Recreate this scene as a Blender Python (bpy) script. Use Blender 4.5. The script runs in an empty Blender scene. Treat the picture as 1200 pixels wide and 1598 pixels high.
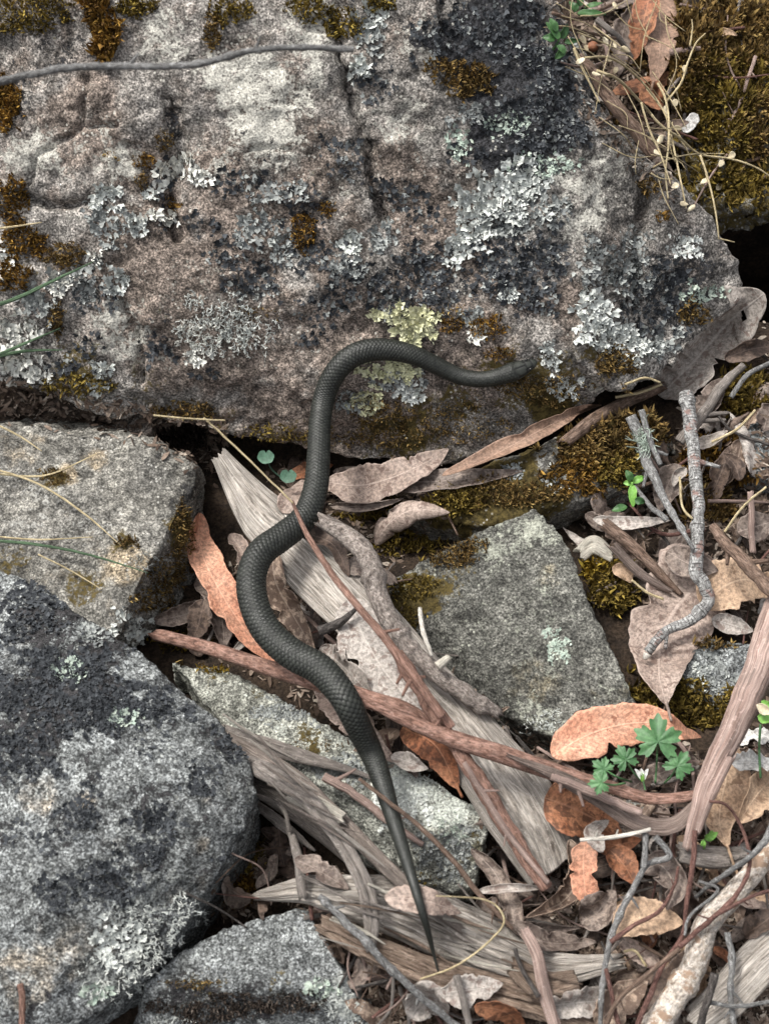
import bpy, bmesh, math, random
import numpy as np
from mathutils import Vector
from mathutils.bvhtree import BVHTree

random.seed(7); RNG = np.random.default_rng(11)
scene = bpy.context.scene
COL = scene.collection

# ------------------------------------------------------------------ camera
PITCH = math.radians(58); DIST = 1.08; TV = math.tan(math.radians(20))
cF = np.array([0, math.cos(PITCH), -math.sin(PITCH)]); cR = np.array([1.0, 0, 0]); cU = np.array([0, math.sin(PITCH), math.cos(PITCH)])
cO = -DIST * cF
cd = bpy.data.cameras.new('camera'); cam = bpy.data.objects.new('camera', cd); COL.objects.link(cam)
cam.location = cO; cam.rotation_euler = (math.pi/2 - PITCH, 0, 0)
cd.sensor_fit = 'VERTICAL'; cd.sensor_height = 24; cd.lens = 12/TV
cd.clip_start = .02; cd.clip_end = 200
cd.dof.use_dof = True; cd.dof.focus_distance = 1.03; cd.dof.aperture_fstop = 7
scene.camera = cam

# ------------------------------------------------------------------ sky, sun, exposure
SUN_EL, SUN_AZ = math.radians(62), math.radians(-60)          # azimuth measured from +y towards +x
w = bpy.data.worlds.new('World'); scene.world = w; w.use_nodes = True
nt = w.node_tree; bg = nt.nodes['Background']
sky = nt.nodes.new('ShaderNodeTexSky'); sky.sky_type = 'NISHITA'; sky.sun_disc = False
sky.sun_elevation = SUN_EL; sky.sun_rotation = SUN_AZ; sky.air_density = 1.0; sky.dust_density = 6.0; sky.ozone_density = 1.0
hs = nt.nodes.new('ShaderNodeHueSaturation'); hs.inputs['Saturation'].default_value = .22          # cloud veil: the sky light is nearly neutral
nt.links.new(sky.outputs[0], hs.inputs['Color']); nt.links.new(hs.outputs[0], bg.inputs[0]); bg.inputs[1].default_value = .105
sl = bpy.data.lights.new('sun', 'SUN'); so = bpy.data.objects.new('sun', sl); COL.objects.link(so)
sl.energy = 1.5; sl.angle = math.radians(12); sl.color = (1.0, .965, .90)
so.location = (0, 0, 3)
sd = Vector((math.sin(SUN_AZ)*math.cos(SUN_EL), math.cos(SUN_AZ)*math.cos(SUN_EL), math.sin(SUN_EL)))
so.rotation_euler = sd.to_track_quat('Z', 'Y').to_euler()
vs = scene.view_settings; vs.view_transform = 'Standard'; vs.look = 'None'; vs.exposure = 1.02; vs.gamma = 1; vs.use_curve_mapping = False
scene.cycles.max_bounces = 6; scene.cycles.diffuse_bounces = 3; scene.cycles.glossy_bounces = 2; scene.cycles.transmission_bounces = 2
scene.cycles.use_denoising = True; scene.cycles.denoiser = 'OPENIMAGEDENOISE'; scene.cycles.denoising_input_passes = 'RGB_ALBEDO_NORMAL'; scene.cycles.denoising_prefilter = 'ACCURATE'

# ------------------------------------------------------------------ pixel <-> world helpers
def rays(px, py):
    px = np.asarray(px, float); py = np.asarray(py, float)
    x = (px-600)/799*TV; y = (799-py)/799*TV
    return cF + x[..., None]*cR + y[..., None]*cU            # forward component is 1: depth = t
def at_depth(px, py, t): return cO + rays(px, py)*np.asarray(t)[..., None]
def at_z(px, py, z):
    d = rays(px, py); t = (z-cO[2])/d[..., 2]
    return cO + d*t[..., None]
def at_plane(px, py, p0, n):
    d = rays(px, py); t = ((p0-cO)@n)/(d@n)
    return cO + d*t[..., None]
def to_px(P):
    v = P-cO; t = v@cF
    return 600+(v@cR)/t/TV*799, 799-(v@cU)/t/TV*799, t
PXS = TV/799                                                    # metres per pixel per metre of depth

# ------------------------------------------------------------------ numpy noise
def _h(ix, iy, iz, s):
    n = (ix*374761393 + iy*668265263 + iz*2147483647 + s*1274126177) & 0xffffffff
    n = ((n ^ (n >> 13))*1274126177) & 0xffffffff
    n = ((n ^ (n >> 16))*2246822519) & 0xffffffff
    return ((n ^ (n >> 15)) & 0xffff)/32767.5 - 1
def vnoise(p, seed=0):
    p = np.asarray(p, float); i = np.floor(p).astype(np.int64); f = p-i; u = f*f*f*(f*(f*6-15)+10)
    r = 0
    for a in (0, 1):
        for b in (0, 1):
            for c in (0, 1):
                wt = (u[..., 0] if a else 1-u[..., 0])*(u[..., 1] if b else 1-u[..., 1])*(u[..., 2] if c else 1-u[..., 2])
                r = r + wt*_h(i[..., 0]+a, i[..., 1]+b, i[..., 2]+c, seed)
    return r
def fbm(p, sc, oct=4, seed=0, gain=.5):
    p = np.asarray(p, float)*sc; a = 1; r = 0; tot = 0
    for k in range(oct):
        r = r + a*vnoise(p+k*17.3, seed+k); tot += a; a *= gain; p = p*2.03
    return r/tot*1.6
def smooth(x, a, b):
    t = np.clip((x-a)/(b-a), 0, 1); return t*t*(3-2*t)

# ------------------------------------------------------------------ mesh building
def link_mesh(name, V, F, mat, parent=None, origin=None, attrs=None, uv=None, smooth_shade=True, label=None, cat=None, group=None, kind=None, mats=None, fmat=None):
    V = np.asarray(V, float)
    if parent is not None: origin = np.array(parent['_o'][:])
    elif origin is None:
        lo = V.min(0); hi = V.max(0); origin = np.array([(lo[0]+hi[0])/2, (lo[1]+hi[1])/2, lo[2]])
    me = bpy.data.meshes.new(name)
    L = V-origin
    if isinstance(F, np.ndarray):
        nf, k = F.shape
        me.vertices.add(len(L)); me.vertices.foreach_set('co', L.astype(np.float32).ravel())
        me.loops.add(nf*k); me.loops.foreach_set('vertex_index', F.astype(np.int32).ravel())
        me.polygons.add(nf); me.polygons.foreach_set('loop_start', np.arange(0, nf*k, k, dtype=np.int32))
        me.update(calc_edges=True)
    else:
        me.from_pydata(L.tolist(), [], F)
    if smooth_shade: me.polygons.foreach_set('use_smooth', np.ones(len(me.polygons), bool))
    if attrs:
        for k_, a in attrs.items():
            at = me.attributes.new(k_, 'FLOAT', 'POINT'); at.data.foreach_set('value', np.asarray(a, np.float32))
    if uv is not None:
        ul = me.uv_layers.new(name='UVMap'); li = np.empty(len(me.loops), np.int32); me.loops.foreach_get('vertex_index', li)
        ul.data.foreach_set('uv', np.asarray(uv, np.float32)[li].ravel())
    me.materials.append(mat)
    if mats:
        for m in mats: me.materials.append(m)
        me.polygons.foreach_set('material_index', np.asarray(fmat, np.int32))
    me.validate(clean_customdata=False); me.update()
    o = bpy.data.objects.new(name, me); COL.objects.link(o)
    if parent is not None: o.parent = parent
    else: o.location = origin
    o['_o'] = list(map(float, origin))
    tag(o, label, cat, group, kind)
    return o
def tag(o, label=None, cat=None, group=None, kind=None):
    if label: o['label'] = label
    if cat: o['category'] = cat
    if group: o['group'] = group
    if kind: o['kind'] = kind
    return o
def empty(name, loc, label, cat, group=None):
    o = bpy.data.objects.new(name, None); COL.objects.link(o); o.location = loc; o.empty_display_size = .01; o['_o'] = list(map(float, loc))
    return tag(o, label, cat, group)
def grid_faces(n, m, wrap=False):
    i, j = np.meshgrid(np.arange(n-1), np.arange(m if wrap else m-1), indexing='ij')
    j2 = (j+1) % m
    return np.stack([i*m+j, i*m+j2, (i+1)*m+j2, (i+1)*m+j], -1).reshape(-1, 4)

# ------------------------------------------------------------------ node materials
class G:
    def __init__(s, name):
        s.m = bpy.data.materials.new(name); s.m.use_nodes = True; s.t = s.m.node_tree; s.b = s.t.nodes['Principled BSDF']
        s.b.inputs['Roughness'].default_value = .85; s.b.inputs['Specular IOR Level'].default_value = .25
        s.co = s.n('ShaderNodeTexCoord')
    def set(s, sock, v):
        if isinstance(v, bpy.types.NodeSocket): s.t.links.new(v, sock)
        elif isinstance(v, (tuple, list)) and len(v) == 3 and sock.type == 'RGBA': sock.default_value = (*v, 1)
        else: sock.default_value = v
    def n(s, ty, **kw):
        nd = s.t.nodes.new(ty)
        for k, v in kw.items(): s.set(nd.inputs[k], v)
        return nd
    def noise(s, scale, detail=4, rough=.6, vec=None, dist=0, out=0):
        nd = s.n('ShaderNodeTexNoise', Scale=scale, Detail=detail, Roughness=rough, Distortion=dist)
        s.t.links.new(vec or s.co.outputs['Object'], nd.inputs['Vector']); return nd.outputs[out]
    def voro(s, scale, vec=None, feature='F1', out=0, rnd=1):
        nd = s.n('ShaderNodeTexVoronoi', Scale=scale, Randomness=rnd); nd.feature = feature
        s.t.links.new(vec or s.co.outputs['Object'], nd.inputs['Vector']); return nd.outputs[out]
    def attr(s, name):
        nd = s.n('ShaderNodeAttribute'); nd.attribute_name = name; return nd.outputs['Fac']
    def math(s, op, a, b=0.0, c=None):
        nd = s.t.nodes.new('ShaderNodeMath'); nd.operation = op; s.set(nd.inputs[0], a); s.set(nd.inputs[1], b)
        if c is not None: s.set(nd.inputs[2], c)
        return nd.outputs[0]
    def ss(s, v, a, b, lo=0.0, hi=1.0):
        nd = s.t.nodes.new('ShaderNodeMapRange'); nd.interpolation_type = 'SMOOTHSTEP'
        s.set(nd.inputs[0], v); s.set(nd.inputs[1], a); s.set(nd.inputs[2], b); s.set(nd.inputs[3], lo); s.set(nd.inputs[4], hi); return nd.outputs[0]
    def mix(s, f, a, b, mode='MIX'):
        nd = s.t.nodes.new('ShaderNodeMix'); nd.data_type = 'RGBA'; nd.blend_type = mode
        s.set(nd.inputs[0], f); s.set(nd.inputs[6], a); s.set(nd.inputs[7], b); return nd.outputs[2]
    def scale(s, col, f): 
        nd = s.t.nodes.new('ShaderNodeVectorMath'); nd.operation = 'SCALE'; s.set(nd.inputs[0], col); s.set(nd.inputs[3], f); return nd.outputs[0]
    def mapping(s, vec, sc):
        nd = s.n('ShaderNodeMapping'); s.t.links.new(vec, nd.inputs[0]); nd.inputs['Scale'].default_value = sc; return nd.outputs[0]
    def bump(s, h, strength=.6, dist=.001):
        nd = s.n('ShaderNodeBump', Strength=strength, Distance=dist, Height=h); s.t.links.new(nd.outputs[0], s.b.inputs['Normal'])
    def done(s, col, rough=None):
        s.set(s.b.inputs['Base Color'], col)
        if rough is not None: s.set(s.b.inputs['Roughness'], rough)
        return s.m

def rock_mat(name, c1, c2, warm, pale, dark, moss=(.06, .045, .015), spk=(.22, 1.95), fine=640, grain=(.62, 1.42)):
    g = G(name)
    base = g.mix(g.ss(g.noise(22, 6, .65), .38, .62), c1, c2)
    wm = g.ss(g.math('ADD', g.attr('warm'), g.math('MULTIPLY', g.math('SUBTRACT', g.noise(45, 6, .7), .5), 1.6)), .25, .75)
    base = g.mix(wm, base, warm)
    n1 = g.noise(fine, 3, .7); n2 = g.noise(170, 4, .7)
    base = g.scale(base, g.ss(n1, .36, .66, *spk)); base = g.scale(base, g.ss(n2, .3, .7, .5, 1.5))
    base = g.scale(base, g.ss(g.noise(11, 5, .6), .35, .65, .72, 1.25)); base = g.scale(base, g.ss(g.noise(62, 5, .65), .35, .65, .66, 1.32))
    gr = g.voro(820, out=1); gsep = g.n('ShaderNodeSeparateXYZ', Vector=gr); base = g.scale(base, g.ss(gsep.outputs[0], .0, 1.0, *grain)); base = g.scale(base, g.ss(g.noise(480, 4, .75), .60, .66, 1.0, .38))
    nA = g.noise(70, 8, .75, dist=.6); nB = g.noise(300, 4, .7)
    brk = g.math('ADD', g.math('MULTIPLY', g.math('SUBTRACT', nA, .5), 2.2), g.math('MULTIPLY', g.math('SUBTRACT', nB, .5), 1.6))
    pm = g.ss(g.math('ADD', g.attr('pale'), g.math('MULTIPLY', brk, 1.45)), .45, .85)
    palev = g.scale(g.mix(g.ss(nB, .4, .6), pale, tuple(.72*x for x in pale)), g.ss(n1, .36, .64, .5, 1.3))
    col = g.mix(pm, base, palev)
    nD = g.noise(95, 8, .8, dist=.4); nE = g.noise(420, 3, .7)
    brd = g.math('ADD', g.math('MULTIPLY', g.math('SUBTRACT', nD, .5), 2.6), g.math('MULTIPLY', g.math('SUBTRACT', nE, .5), 1.2))
    dm = g.ss(g.math('ADD', g.attr('dark'), brd), .45, .62)
    darkv = g.scale(dark, g.ss(nE, .34, .68, .35, 3.0))
    col = g.mix(dm, col, darkv)
    mm = g.ss(g.math('ADD', g.attr('moss'), g.math('MULTIPLY', brk, .8)), .4, .7)
    col = g.mix(mm, col, g.scale(moss, g.ss(nB, .3, .7, .4, 2.0)))
    # scattered tiny white crust dots
    v = g.voro(230); dots = g.math('MULTIPLY', g.ss(v, .16, .26, 1, 0), g.ss(g.noise(40, 3), .52, .6))
    col = g.mix(g.math('MULTIPLY', dots, .7), col, pale)
    h = g.math('ADD', g.math('MULTIPLY', n1, .5), g.math('ADD', g.math('MULTIPLY', n2, 1.0), g.math('ADD', g.math('MULTIPLY', pm, .25), g.math('MULTIPLY', g.math('MULTIPLY', dm, nE), 1.6))))
    g.bump(h, .9, .0016)
    return g.done(col, .9)

M = {}
M['rock_big'] = rock_mat('lichen_sandstone', (.265, .247, .226), (.152, .14, .128), (.175, .143, .121), (.62, .60, .535), (.026, .026, .028), spk=(.38, 1.65))
M['rock_grey'] = rock_mat('grey_sandstone', (.225, .215, .19), (.135, .13, .118), (.25, .205, .145), (.52, .51, .47), (.03, .029, .028), spk=(.5, 1.55))
M['rock_pale'] = rock_mat('pale_speckled_stone', (.33, .335, .295), (.22, .222, .192), (.28, .25, .155), (.62, .65, .59), (.03, .029, .027), spk=(.4, 1.7))
M['rock_block'] = rock_mat('speckled_dark_stone', (.132, .13, .115), (.072, .071, .063), (.155, .134, .09), (.42, .43, .36), (.023, .022, .02), spk=(.42, 1.75), fine=620)
M['rock_blue'] = rock_mat('bluish_stone', (.20, .21, .207), (.115, .121, .122), (.235, .205, .165), (.46, .48, .455), (.024, .023, .024), spk=(.42, 1.65), grain=(.45, 1.6))

def tuft_mat(name, a, b, c, rough=.9):
    g = G(name); r = g.attr('rnd')
    col = g.mix(g.ss(r, .0, .6), a, b); col = g.mix(g.ss(r, .65, 1.0), col, c)
    col = g.scale(col, g.ss(g.noise(90, 3), .35, .65, .6, 1.35))
    g.b.inputs['Specular IOR Level'].default_value = .15
    return g.done(col, rough)
M['moss_rust'] = tuft_mat('rust_moss', (.07, .038, .013), (.20, .112, .026), (.40, .24, .055))
M['moss_brown'] = tuft_mat('brown_moss', (.065, .043, .02), (.18, .115, .04), (.34, .24, .09))
M['moss_olive'] = tuft_mat('olive_moss', (.065, .046, .015), (.18, .128, .03), (.35, .26, .06))
M['moss_yellow'] = tuft_mat('yellow_moss', (.12, .08, .012), (.30, .20, .03), (.45, .34, .06))
def lichen_mat(name, a, b, under):
    g = G(name); r = g.attr('rnd')
    col = g.mix(r, a, b); col = g.scale(col, g.ss(g.noise(260, 4, .7), .3, .7, .75, 1.2))
    geo = g.n('ShaderNodeNewGeometry'); col = g.mix(g.math('MULTIPLY', geo.outputs['Backfacing'], .7), col, under)
    g.bump(g.noise(500, 3), .5, .0006)
    return g.done(col, .85)
M['lichen_pale'] = lichen_mat('pale_lichen', (.50, .53, .51), (.78, .80, .75), (.12, .11, .1))
M['lichen_white'] = lichen_mat('white_lichen', (.62, .62, .57), (.82, .82, .76), (.15, .13, .11))
M['lichen_dark'] = lichen_mat('slate_lichen', (.022, .024, .028), (.075, .082, .09), (.015, .015, .015))
M['lichen_mid'] = lichen_mat('grey_lichen', (.17, .18, .18), (.40, .42, .40), (.05, .05, .05))
M['lichen_yellow'] = lichen_mat('yellow_green_lichen', (.58, .58, .35), (.80, .79, .55), (.16, .13, .07))
M['lichen_green'] = lichen_mat('mint_lichen', (.34, .42, .36), (.50, .56, .48), (.12, .13, .1))

g = G('soil'); c = g.mix(g.ss(g.noise(60, 6), .35, .65), (.022, .016, .012), (.055, .038, .026))
c = g.scale(c, g.ss(g.noise(420, 4, .7), .3, .7, .45, 1.7)); g.bump(g.noise(240, 6, .7), 1, .004); M['soil'] = g.done(c, .95)

def leaf_mat(name, a, b, spot, spotamt=.5, rough=.62):
    g = G(name); uv = g.co.outputs['UV']
    oi = g.n('ShaderNodeObjectInfo').outputs['Random']
    vec = g.n('ShaderNodeVectorMath'); vec.operation = 'ADD'; g.set(vec.inputs[0], g.co.outputs['Object'])
    cmb = g.n('ShaderNodeCombineXYZ', X=g.math('MULTIPLY', oi, 7.3), Y=g.math('MULTIPLY', oi, 3.1)); g.set(vec.inputs[1], cmb.outputs[0]); v = vec.outputs[0]
    col = g.mix(g.ss(g.noise(38, 6, .65, v), .36, .66), a, b)
    col = g.scale(col, g.ss(g.noise(420, 4, .7, v), .34, .66, .6, 1.35))
    lo = .66-.22*spotamt
    sp = g.ss(g.noise(150, 5, .6, v, .5), lo, lo+.07); col = g.mix(g.math('MULTIPLY', sp, .8), col, spot)
    sp2 = g.ss(g.noise(28, 6, .7, v), .60-.08*spotamt, .72); col = g.mix(g.math('MULTIPLY', sp2, .7), col, spot)
    pale_sp = g.ss(g.noise(90, 6, .75, v), .62, .72); col = g.mix(g.math('MULTIPLY', pale_sp, .45), col, tuple(min(1, 1.5*x+.05) for x in a))
    # midrib and side veins from the leaf's own coordinates
    sx = g.n('ShaderNodeSeparateXYZ', Vector=uv)
    ax = g.math('ABSOLUTE', g.math('SUBTRACT', sx.outputs[0], .5))
    rib = g.ss(ax, .008, .03, 1, 0)
    side = g.math('FRACT', g.math('SUBTRACT', g.math('MULTIPLY', sx.outputs[1], 22.0), g.math('MULTIPLY', ax, 9.0)))
    sv = g.math('MULTIPLY', g.ss(g.math('ABSOLUTE', g.math('SUBTRACT', side, .5)), .03, .12, 1, 0), g.ss(ax, .40, .48, 1, 0))
    col = g.mix(g.math('MULTIPLY', rib, .45), col, tuple(min(1, 1.35*x+.04) for x in b)); col = g.mix(g.math('MULTIPLY', sv, .30), col, tuple(.6*x for x in a))
    edge = g.ss(ax, .45, .5); col = g.mix(g.math('MULTIPLY', edge, .35), col, tuple(min(1, 1.4*x+.03) for x in a))
    geo = g.n('ShaderNodeNewGeometry'); 
    h = g.math('ADD', g.math('MULTIPLY', g.noise(200, 5, .7, v), 1.0), g.math('ADD', g.math('MULTIPLY', rib, .8), g.math('MULTIPLY', sv, .3)))
    g.bump(h, .45, .0009); g.b.inputs['Specular IOR Level'].default_value = .35
    return g.done(col, rough)
M['leaf_pink'] = leaf_mat('pinkish_grey_leaf', (.285, .218, .182), (.385, .305, .26), (.13, .085, .07), .5)
M['leaf_grey'] = leaf_mat('grey_brown_leaf', (.17, .135, .115), (.27, .215, .18), (.07, .048, .04), .7)
M['leaf_mottled'] = leaf_mat('mottled_brown_leaf', (.30, .22, .165), (.36, .28, .22), (.095, .06, .045), 1.0)
M['leaf_orange'] = leaf_mat('orange_leaf', (.52, .245, .155), (.58, .33, .225), (.24, .09, .055), .3)
M['leaf_tan'] = leaf_mat('tan_leaf', (.37, .25, .165), (.45, .32, .22), (.17, .10, .06), .35)
M['leaf_brown'] = leaf_mat('brown_leaf', (.215, .135, .095), (.30, .195, .14), (.10, .06, .04), .4)
M['leaf_rust'] = leaf_mat('rust_leaf', (.26, .10, .05), (.36, .17, .09), (.08, .035, .02), .7)
M['leaf_dark'] = leaf_mat('dark_brown_leaf', (.085, .058, .045), (.16, .115, .09), (.035, .024, .02), .6)
M['leaf_pale'] = leaf_mat('pale_bleached_leaf', (.32, .285, .255), (.42, .38, .345), (.17, .12, .10), .55)
M['leaf_white'] = leaf_mat('white_scrap', (.48, .47, .45), (.60, .58, .55), (.30, .27, .24), .35)

def wood_mat(name, a, b, crack, grain=(70, 70, 5), spk=.5, knots=0., rough=.85, rings=0., patch=None):
    g = G(name); uv = g.co.outputs['UV']
    st = g.mapping(uv, (grain[0], grain[2], 1)); st2 = g.mapping(uv, (grain[0]*3, grain[2]*1.6, 1))
    n = g.noise(1, 7, .7, st, .25); n2 = g.noise(1, 4, .7, st2)
    col = g.mix(g.ss(n, .40, .62), a, b); col = g.scale(col, g.ss(n2, .34, .66, .5, 1.42))
    cr = g.ss(n, .34, .41, 1, 0); col = g.mix(g.math('MULTIPLY', cr, .85), col, crack)
    big = g.noise(30, 5, .6); col = g.scale(col, g.ss(big, .3, .7, .75, 1.2))
    sp = g.ss(g.noise(380, 3, .7), .58, .66); col = g.mix(g.math('MULTIPLY', sp, spk), col, tuple(min(1, 1.6*x+.06) for x in b))
    h = g.math('ADD', n, g.math('MULTIPLY', n2, .5))
    if patch:
        pmk = g.ss(g.noise(65, 6, .7), .54, .6); col = g.mix(pmk, col, patch)
    if rings:
        sx = g.n('ShaderNodeSeparateXYZ', Vector=uv)
        fr = g.math('FRACT', g.math('ADD', g.math('MULTIPLY', sx.outputs[1], rings), g.math('MULTIPLY', g.noise(120, 2), 1.2)))
        rg = g.math('MULTIPLY', g.ss(g.math('ABSOLUTE', g.math('SUBTRACT', fr, .5)), .06, .2, 1, 0), g.ss(g.noise(210, 3), .42, .55)); col = g.mix(g.math('MULTIPLY', rg, .8), col, crack); h = g.math('SUBTRACT', h, g.math('MULTIPLY', rg, .3))
    g.bump(h, .9, .0016)
    return g.done(col, rough)
M['wood_silver'] = wood_mat('silvered_wood', (.28, .247, .215), (.47, .43, .385), (.07, .055, .045), (30, 1, 3.2), .25)
M['wood_grey'] = wood_mat('grey_weathered_wood', (.20, .175, .155), (.32, .285, .26), (.05, .04, .033), (22, 1, 8), .4)
M['wood_brown'] = wood_mat('brown_weathered_wood', (.17, .12, .09), (.29, .22, .17), (.04, .028, .02), (24, 1, 8), .3)
M['wood_pale'] = wood_mat('pale_broken_wood', (.50, .46, .39), (.62, .58, .50), (.14, .10, .07), (20, 1, 8), .2)
M['bark_red'] = wood_mat('reddish_bark', (.20, .112, .084), (.30, .185, .147), (.075, .04, .03), (5, 1, 10), .35)
M['bark_pink'] = wood_mat('pinkish_bark', (.29, .20, .17), (.42, .32, .28), (.14, .085, .065), (9, 1, 1.4), .3)
M['bark_grey'] = wood_mat('grey_bark', (.15, .125, .11), (.27, .235, .21), (.04, .032, .028), (5, 1, 22), .6)
M['bark_white'] = wood_mat('flaking_white_bark', (.42, .36, .30), (.56, .51, .46), (.14, .09, .06), (4, 1, 18), .5, patch=(.30, .21, .15))
M['bark_brown'] = wood_mat('brown_bark', (.13, .085, .062), (.22, .155, .12), (.04, .026, .02), (6, 1, 10), .35)
M['bark_sheet'] = wood_mat('curled_bark_sheet', (.14, .105, .09), (.23, .18, .155), (.055, .04, .033), (14, 1, 4), .2)
M['twig_dark'] = wood_mat('dark_twig', (.05, .043, .04), (.11, .098, .09), (.02, .017, .015), (4, 1, 20), .4)
M['twig_red'] = wood_mat('reddish_twig', (.12, .06, .05), (.20, .11, .09), (.045, .022, .02), (4, 1, 20), .4)
M['twig_ring'] = wood_mat('ringed_lichen_twig', (.20, .195, .19), (.36, .36, .35), (.05, .045, .042), (4, 1, 14), .8, rings=40, patch=(.25, .17, .15))
M['twig_lichen'] = wood_mat('lichened_twig', (.15, .145, .14), (.28, .28, .275), (.045, .04, .037), (5, 1, 24), .7)
M['straw'] = wood_mat('dry_straw', (.50, .40, .23), (.62, .53, .34), (.30, .20, .10), (3, 1, 8), .2)
M['twig_white'] = wood_mat('bleached_stick', (.62, .58, .51), (.72, .68, .62), (.35, .28, .22), (3, 1, 10), .1)
M['grass_green'] = wood_mat('green_grass_blade', (.07, .12, .065), (.11, .17, .10), (.05, .08, .04), (3, 1, 8), .1)

def green_mat(name, a, b):
    g = G(name); uv = g.co.outputs['UV']; sx = g.n('ShaderNodeSeparateXYZ', Vector=uv)
    col = g.mix(g.ss(g.noise(60, 4), .35, .65), a, b); col = g.scale(col, g.ss(g.noise(500, 3), .3, .7, .8, 1.2))
    g.bump(g.noise(300, 4), .4, .0006); g.b.inputs['Specular IOR Level'].default_value = .4
    g.b.inputs['Subsurface Weight'].default_value = 0
    return g.done(col, .5)
M['green_mid'] = green_mat('geranium_leaf_green', (.045, .12, .045), (.085, .185, .075))
M['green_bright'] = green_mat('bright_leaf_green', (.13, .30, .05), (.20, .40, .09))
M['green_deep'] = green_mat('deep_leaf_green', (.03, .085, .025), (.055, .13, .04))
M['green_blue'] = green_mat('bluish_round_leaf_green', (.06, .125, .082), (.09, .18, .12))
M['petal'] = green_mat('white_petal', (.72, .74, .70), (.80, .80, .78))
M['seed'] = green_mat('tan_seed_leaf', (.50, .42, .28), (.62, .55, .40))

g = G('snake_scales'); s_ = g.attr('scale'); r_ = g.attr('rnd')
c = g.mix(g.ss(r_, 0, 1), (.0145, .016, .0136), (.027, .0295, .0248)); c = g.mix(s_, (.0009, .001, .0009), c)
g.bump(g.noise(900, 3), .15, .0003); g.b.inputs['Specular IOR Level'].default_value = .42
M['snake'] = g.done(c, g.ss(g.noise(120, 3), .3, .7, .44, .6))
g = G('snake_eye'); g.b.inputs['Specular IOR Level'].default_value = .6; M['eye'] = g.done((.01, .009, .008), .15)
# ------------------------------------------------------------------ rocks
BVHS = []                                                       # (bvh, px bounds) of everything that carries litter
def hull_mesh(hulls):
    bm = bmesh.new()
    for P in hulls:
        vs_ = [bm.verts.new(p) for p in P]
        r = bmesh.ops.convex_hull(bm, input=vs_)
        junk = [e for e in r['geom_interior'] if isinstance(e, bmesh.types.BMVert)]
        bmesh.ops.delete(bm, geom=junk, context='VERTS')
    me = bpy.data.meshes.new('t'); bm.to_mesh(me); bm.free(); return me
def get_np(me):
    n = len(me.vertices); V = np.empty(n*3, np.float32); me.vertices.foreach_get('co', V); V = V.reshape(-1, 3).astype(float)
    N = np.empty(n*3, np.float32); me.vertices.foreach_get('normal', N); return V, N.reshape(-1, 3).astype(float)
def get_faces(me):
    n = len(me.polygons); k = len(me.loops)//n; F = np.empty(len(me.loops), np.int32); me.loops.foreach_get('vertex_index', F); return F.reshape(n, k)
def set_co(me, V): me.vertices.foreach_set('co', V.astype(np.float32).ravel()); me.update()
def bvh_of(V, F):
    return BVHTree.FromPolygons([tuple(v) for v in V.tolist()], F.tolist())
def cast(bvh, px, py):
    d = rays(np.array([float(px)]), np.array([float(py)]))[0]; L = np.linalg.norm(d)
    h = bvh.ray_cast(Vector(cO), Vector(d/L))
    if h[0] is None: return None
    return np.array(h[0]), np.array(h[1]), h[3]/L
def dist_poly(P, Q):
    out = np.full(len(P), 9.0)
    for i in range(0, len(P), 20000):
        out[i:i+20000] = np.sqrt(((P[i:i+20000, None, :]-Q[None])**2).sum(-1)).min(1)
    return out
def catmull(pts, step=4.0):
    p = np.asarray(pts, float)
    q = np.vstack([2*p[0]-p[1], p, 2*p[-1]-p[-2]]); out = []
    for i in range(1, len(q)-2):
        n = max(2, int(np.linalg.norm(q[i+1, :2]-q[i, :2])/step)); t = np.linspace(0, 1, n, endpoint=False)[:, None]
        out.append(.5*((2*q[i])+(-q[i-1]+q[i+1])*t+(2*q[i-1]-5*q[i]+4*q[i+1]-q[i+2])*t*t+(-q[i-1]+3*q[i]-3*q[i+1]+q[i+2])*t**3))
    out.append(p[-1:]); return np.vstack(out)
ROCKS = {}
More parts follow.
